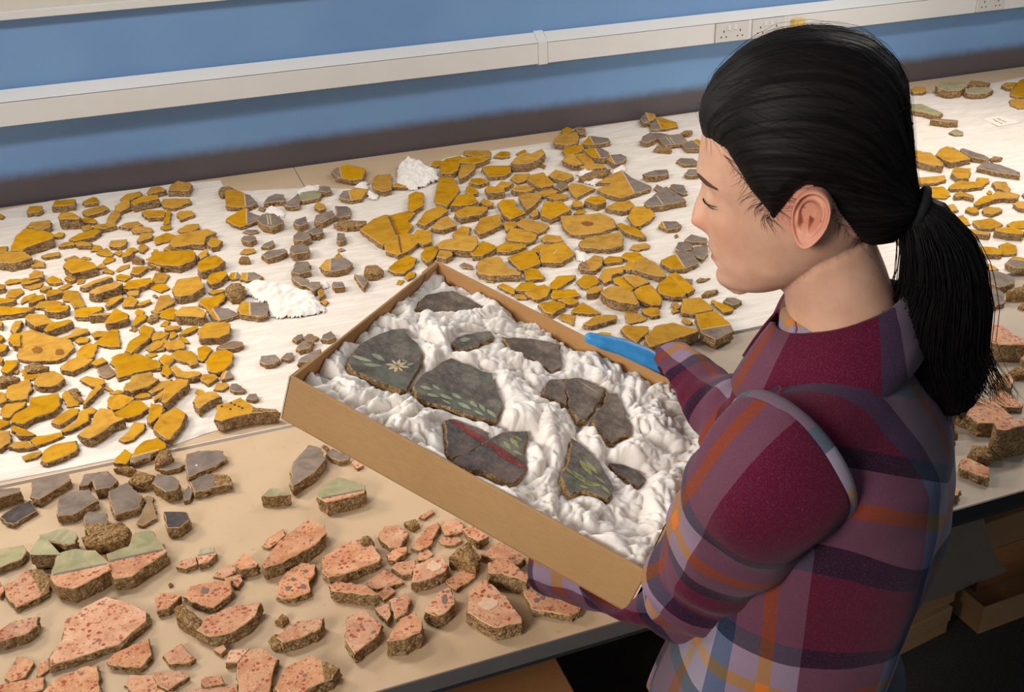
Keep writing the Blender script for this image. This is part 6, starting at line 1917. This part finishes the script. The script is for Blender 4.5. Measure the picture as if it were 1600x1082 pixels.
def cuff(Wp, E_, r_, name='cuff'):
    ax_ = (Wp-E_).normalized(); q = ax_.to_track_quat('Z', 'Y').to_matrix(); V = []; F = []; rows = [(-.055, r_*1.10), (-.03, r_*1.13), (.0, r_*1.10), (.024, r_*1.02), (.026, r_*.95), (.010, r_*.88)]
    n = 32; UV = []
    for h, rr in rows:
        for j in range(n): V.append(Wp+q @ Vector((math.cos(2*PI*j/n)*rr, math.sin(2*PI*j/n)*rr, h))); UV.append((j/n*.06+.004, .01+h*.2, 1))
    for i in range(len(rows)-1):
        for j in range(n): F.append((i*n+j, i*n+(j+1) % n, (i+1)*n+(j+1) % n, (i+1)*n+j))
    for i, v in enumerate(V):
        q_ = TMi @ v
        if abs(q_.x) < hx+.004 and q_.z > -TH-.006:
            if 0 < q_.y < hy+.004: q_.y = hy+.004
            V[i] = TM @ q_
        elif abs(q_.x) < hx and -TH-.006 < q_.z: pass
    o = own(mesh(name, V, F, [M_PLAID], smooth=True)); a = o.data.attributes.new('cloth', 'FLOAT_VECTOR', 'POINT'); a.data.foreach_set('vector', [c for q_ in UV for c in q_])
    return o
cuff(WR+(ER-WR).normalized()*.03, ER, .040); cuff(WL_+(EL-WL_).normalized()*.03, EL, .044)

# ------------------------------------------------------------------ blue gloves, five fingers each
def mat_glove():
    t = NT('blue_nitrile', .42, .45); c = t.coord('Object'); n = t.noise(c, 60, 4)
    t.color(t.ramp(n, [(.3, srgb(40, 128, 190)), (.7, srgb(58, 146, 206))])); t.bump(t.noise(c, 120, 4), .12, .001); return t.m
M_GLOVE = mat_glove()
def glove(chains, label):
    V, F = [], []
    for pts, rad in chains:
        pts = [TM @ Vector(p) for p in pts]
        for a, b_, ra, rb in zip(pts[:-1], pts[1:], rad[:-1], rad[1:]): capsule(V, F, a, b_, ra, rb, 14)
    me = fuse('glove', V, F, .0022, 3)
    o = own(link('glove', me, [M_GLOVE], smooth=True)); o['label'] = label; return o
# far hand: thumb along the top of the rim, fingers bent under the base
Yo = hy+.016
glove([([(0.165, Yo+.018, -.016), (0.130, Yo+.012, -.022), (0.094, Yo+.006, -.034)], [.028, .027, .024]),
       ([(0.127, Yo+.006, -.050), (0.066, Yo+.004, -.052)], [.020, .018]), ([(0.094, Yo+.005, -.028), (0.061, Yo+.004, -.040)], [.018, .016]),
       ([(0.152, Yo+.008, -.006), (0.114, Yo-.002, .006), (0.079, Yo-.012, .0105), (0.051, hy-.008, .0105), (0.026, hy-.016, .0100)], [.021, .0175, .0145, .0130, .0100]),
       ([(0.057, Yo+.003, -.052), (0.037, Yo+.002, -TH-.008), (0.033, Yo-.034, -TH-.014), (0.031, Yo-.062, -TH-.012)], [.0115, .0100, .0092, .0078]),
       ([(0.081, Yo+.004, -.056), (0.066, Yo+.002, -TH-.012), (0.063, Yo-.040, -TH-.0145), (0.062, Yo-.070, -TH-.012)], [.0118, .0102, .0094, .0080]),
       ([(0.106, Yo+.004, -.056), (0.095, Yo+.002, -TH-.012), (0.091, Yo-.036, -TH-.0145), (0.090, Yo-.064, -TH-.012)], [.0112, .0098, .0090, .0076]),
       ([(0.128, Yo+.004, -.054), (0.122, Yo+.002, -TH-.009), (0.119, Yo-.026, -TH-.013), (0.118, Yo-.048, -TH-.0115)], [.0100, .0088, .0080, .0068])], 'blue glove with the thumb laid along the tray rim')
# near hand: flat under the base
zu = -TH-.013; wl_ = TMi @ WL_
glove([([tuple(wl_), (wl_.x-.02, wl_.y+.04, zu-.006), (wl_.x-.035, wl_.y+.085, zu-.003)], [.028, .024, .016]),
       ([(wl_.x-.005, wl_.y+.03, zu-.006), (wl_.x-.005, wl_.y+.09, zu-.002)], [.018, .013]), ([(wl_.x-.035, wl_.y+.03, zu-.006), (wl_.x-.062, wl_.y+.085, zu-.002)], [.018, .013]),
       ([(wl_.x-.060, wl_.y+.088, zu), (wl_.x-.078, wl_.y+.118, zu), (wl_.x-.090, wl_.y+.140, zu+.003)], [.0105, .0092, .0078]),
       ([(wl_.x-.042, wl_.y+.092, zu), (wl_.x-.052, wl_.y+.130, zu), (wl_.x-.058, wl_.y+.158, zu+.003)], [.0110, .0095, .0080]),
       ([(wl_.x-.024, wl_.y+.093, zu), (wl_.x-.026, wl_.y+.134, zu), (wl_.x-.027, wl_.y+.166, zu+.003)], [.0112, .0098, .0082]),
       ([(wl_.x-.005, wl_.y+.090, zu), (wl_.x+.002, wl_.y+.128, zu), (wl_.x+.006, wl_.y+.156, zu+.003)], [.0106, .0094, .0079]),
       ([(wl_.x-.035, wl_.y+.020, zu-.004), (wl_.x-.070, wl_.y+.030, zu-.004), (wl_.x-.095, wl_.y+.052, zu+.001)], [.0150, .0115, .0090])], 'blue glove flat under the tray')

# trousers and shoes
tV, tF = [], []
loft(tV, tF, [ell(TP(.004, 0, z), AT, BT, .135, .172, 40, .9) for z in (.86, .80, .74)])
for sy in (1, -1):
    capsule(tV, tF, TP(0, sy*.085, .76), TP(.01, sy*.10, .46), .098, .078, 24); capsule(tV, tF, TP(.01, sy*.10, .46), TP(-.01, sy*.11, .09), .076, .064, 24)
own(link('trousers', fuse('trousers', tV, tF, .009, 5), [plain('dark_denim', srgb(38, 42, 54), .9, .2, .1, 200, .2)], smooth=True))
for sy in (1, -1):
    V, F = [], []
    capsule(V, F, TP(-.04, sy*.11, .040), TP(.15, sy*.12, .034), .040, .034); capsule(V, F, TP(-.02, sy*.11, .05), TP(-.01, sy*.11, .10), .042, .044)
    me = fuse('shoe', V, F, .006, 4)
    for v in me.vertices: v.co.z = max(v.co.z, .001)
    own(link('shoe', me, [plain('black_leather', srgb(30, 28, 28), .45, .5)], smooth=True))
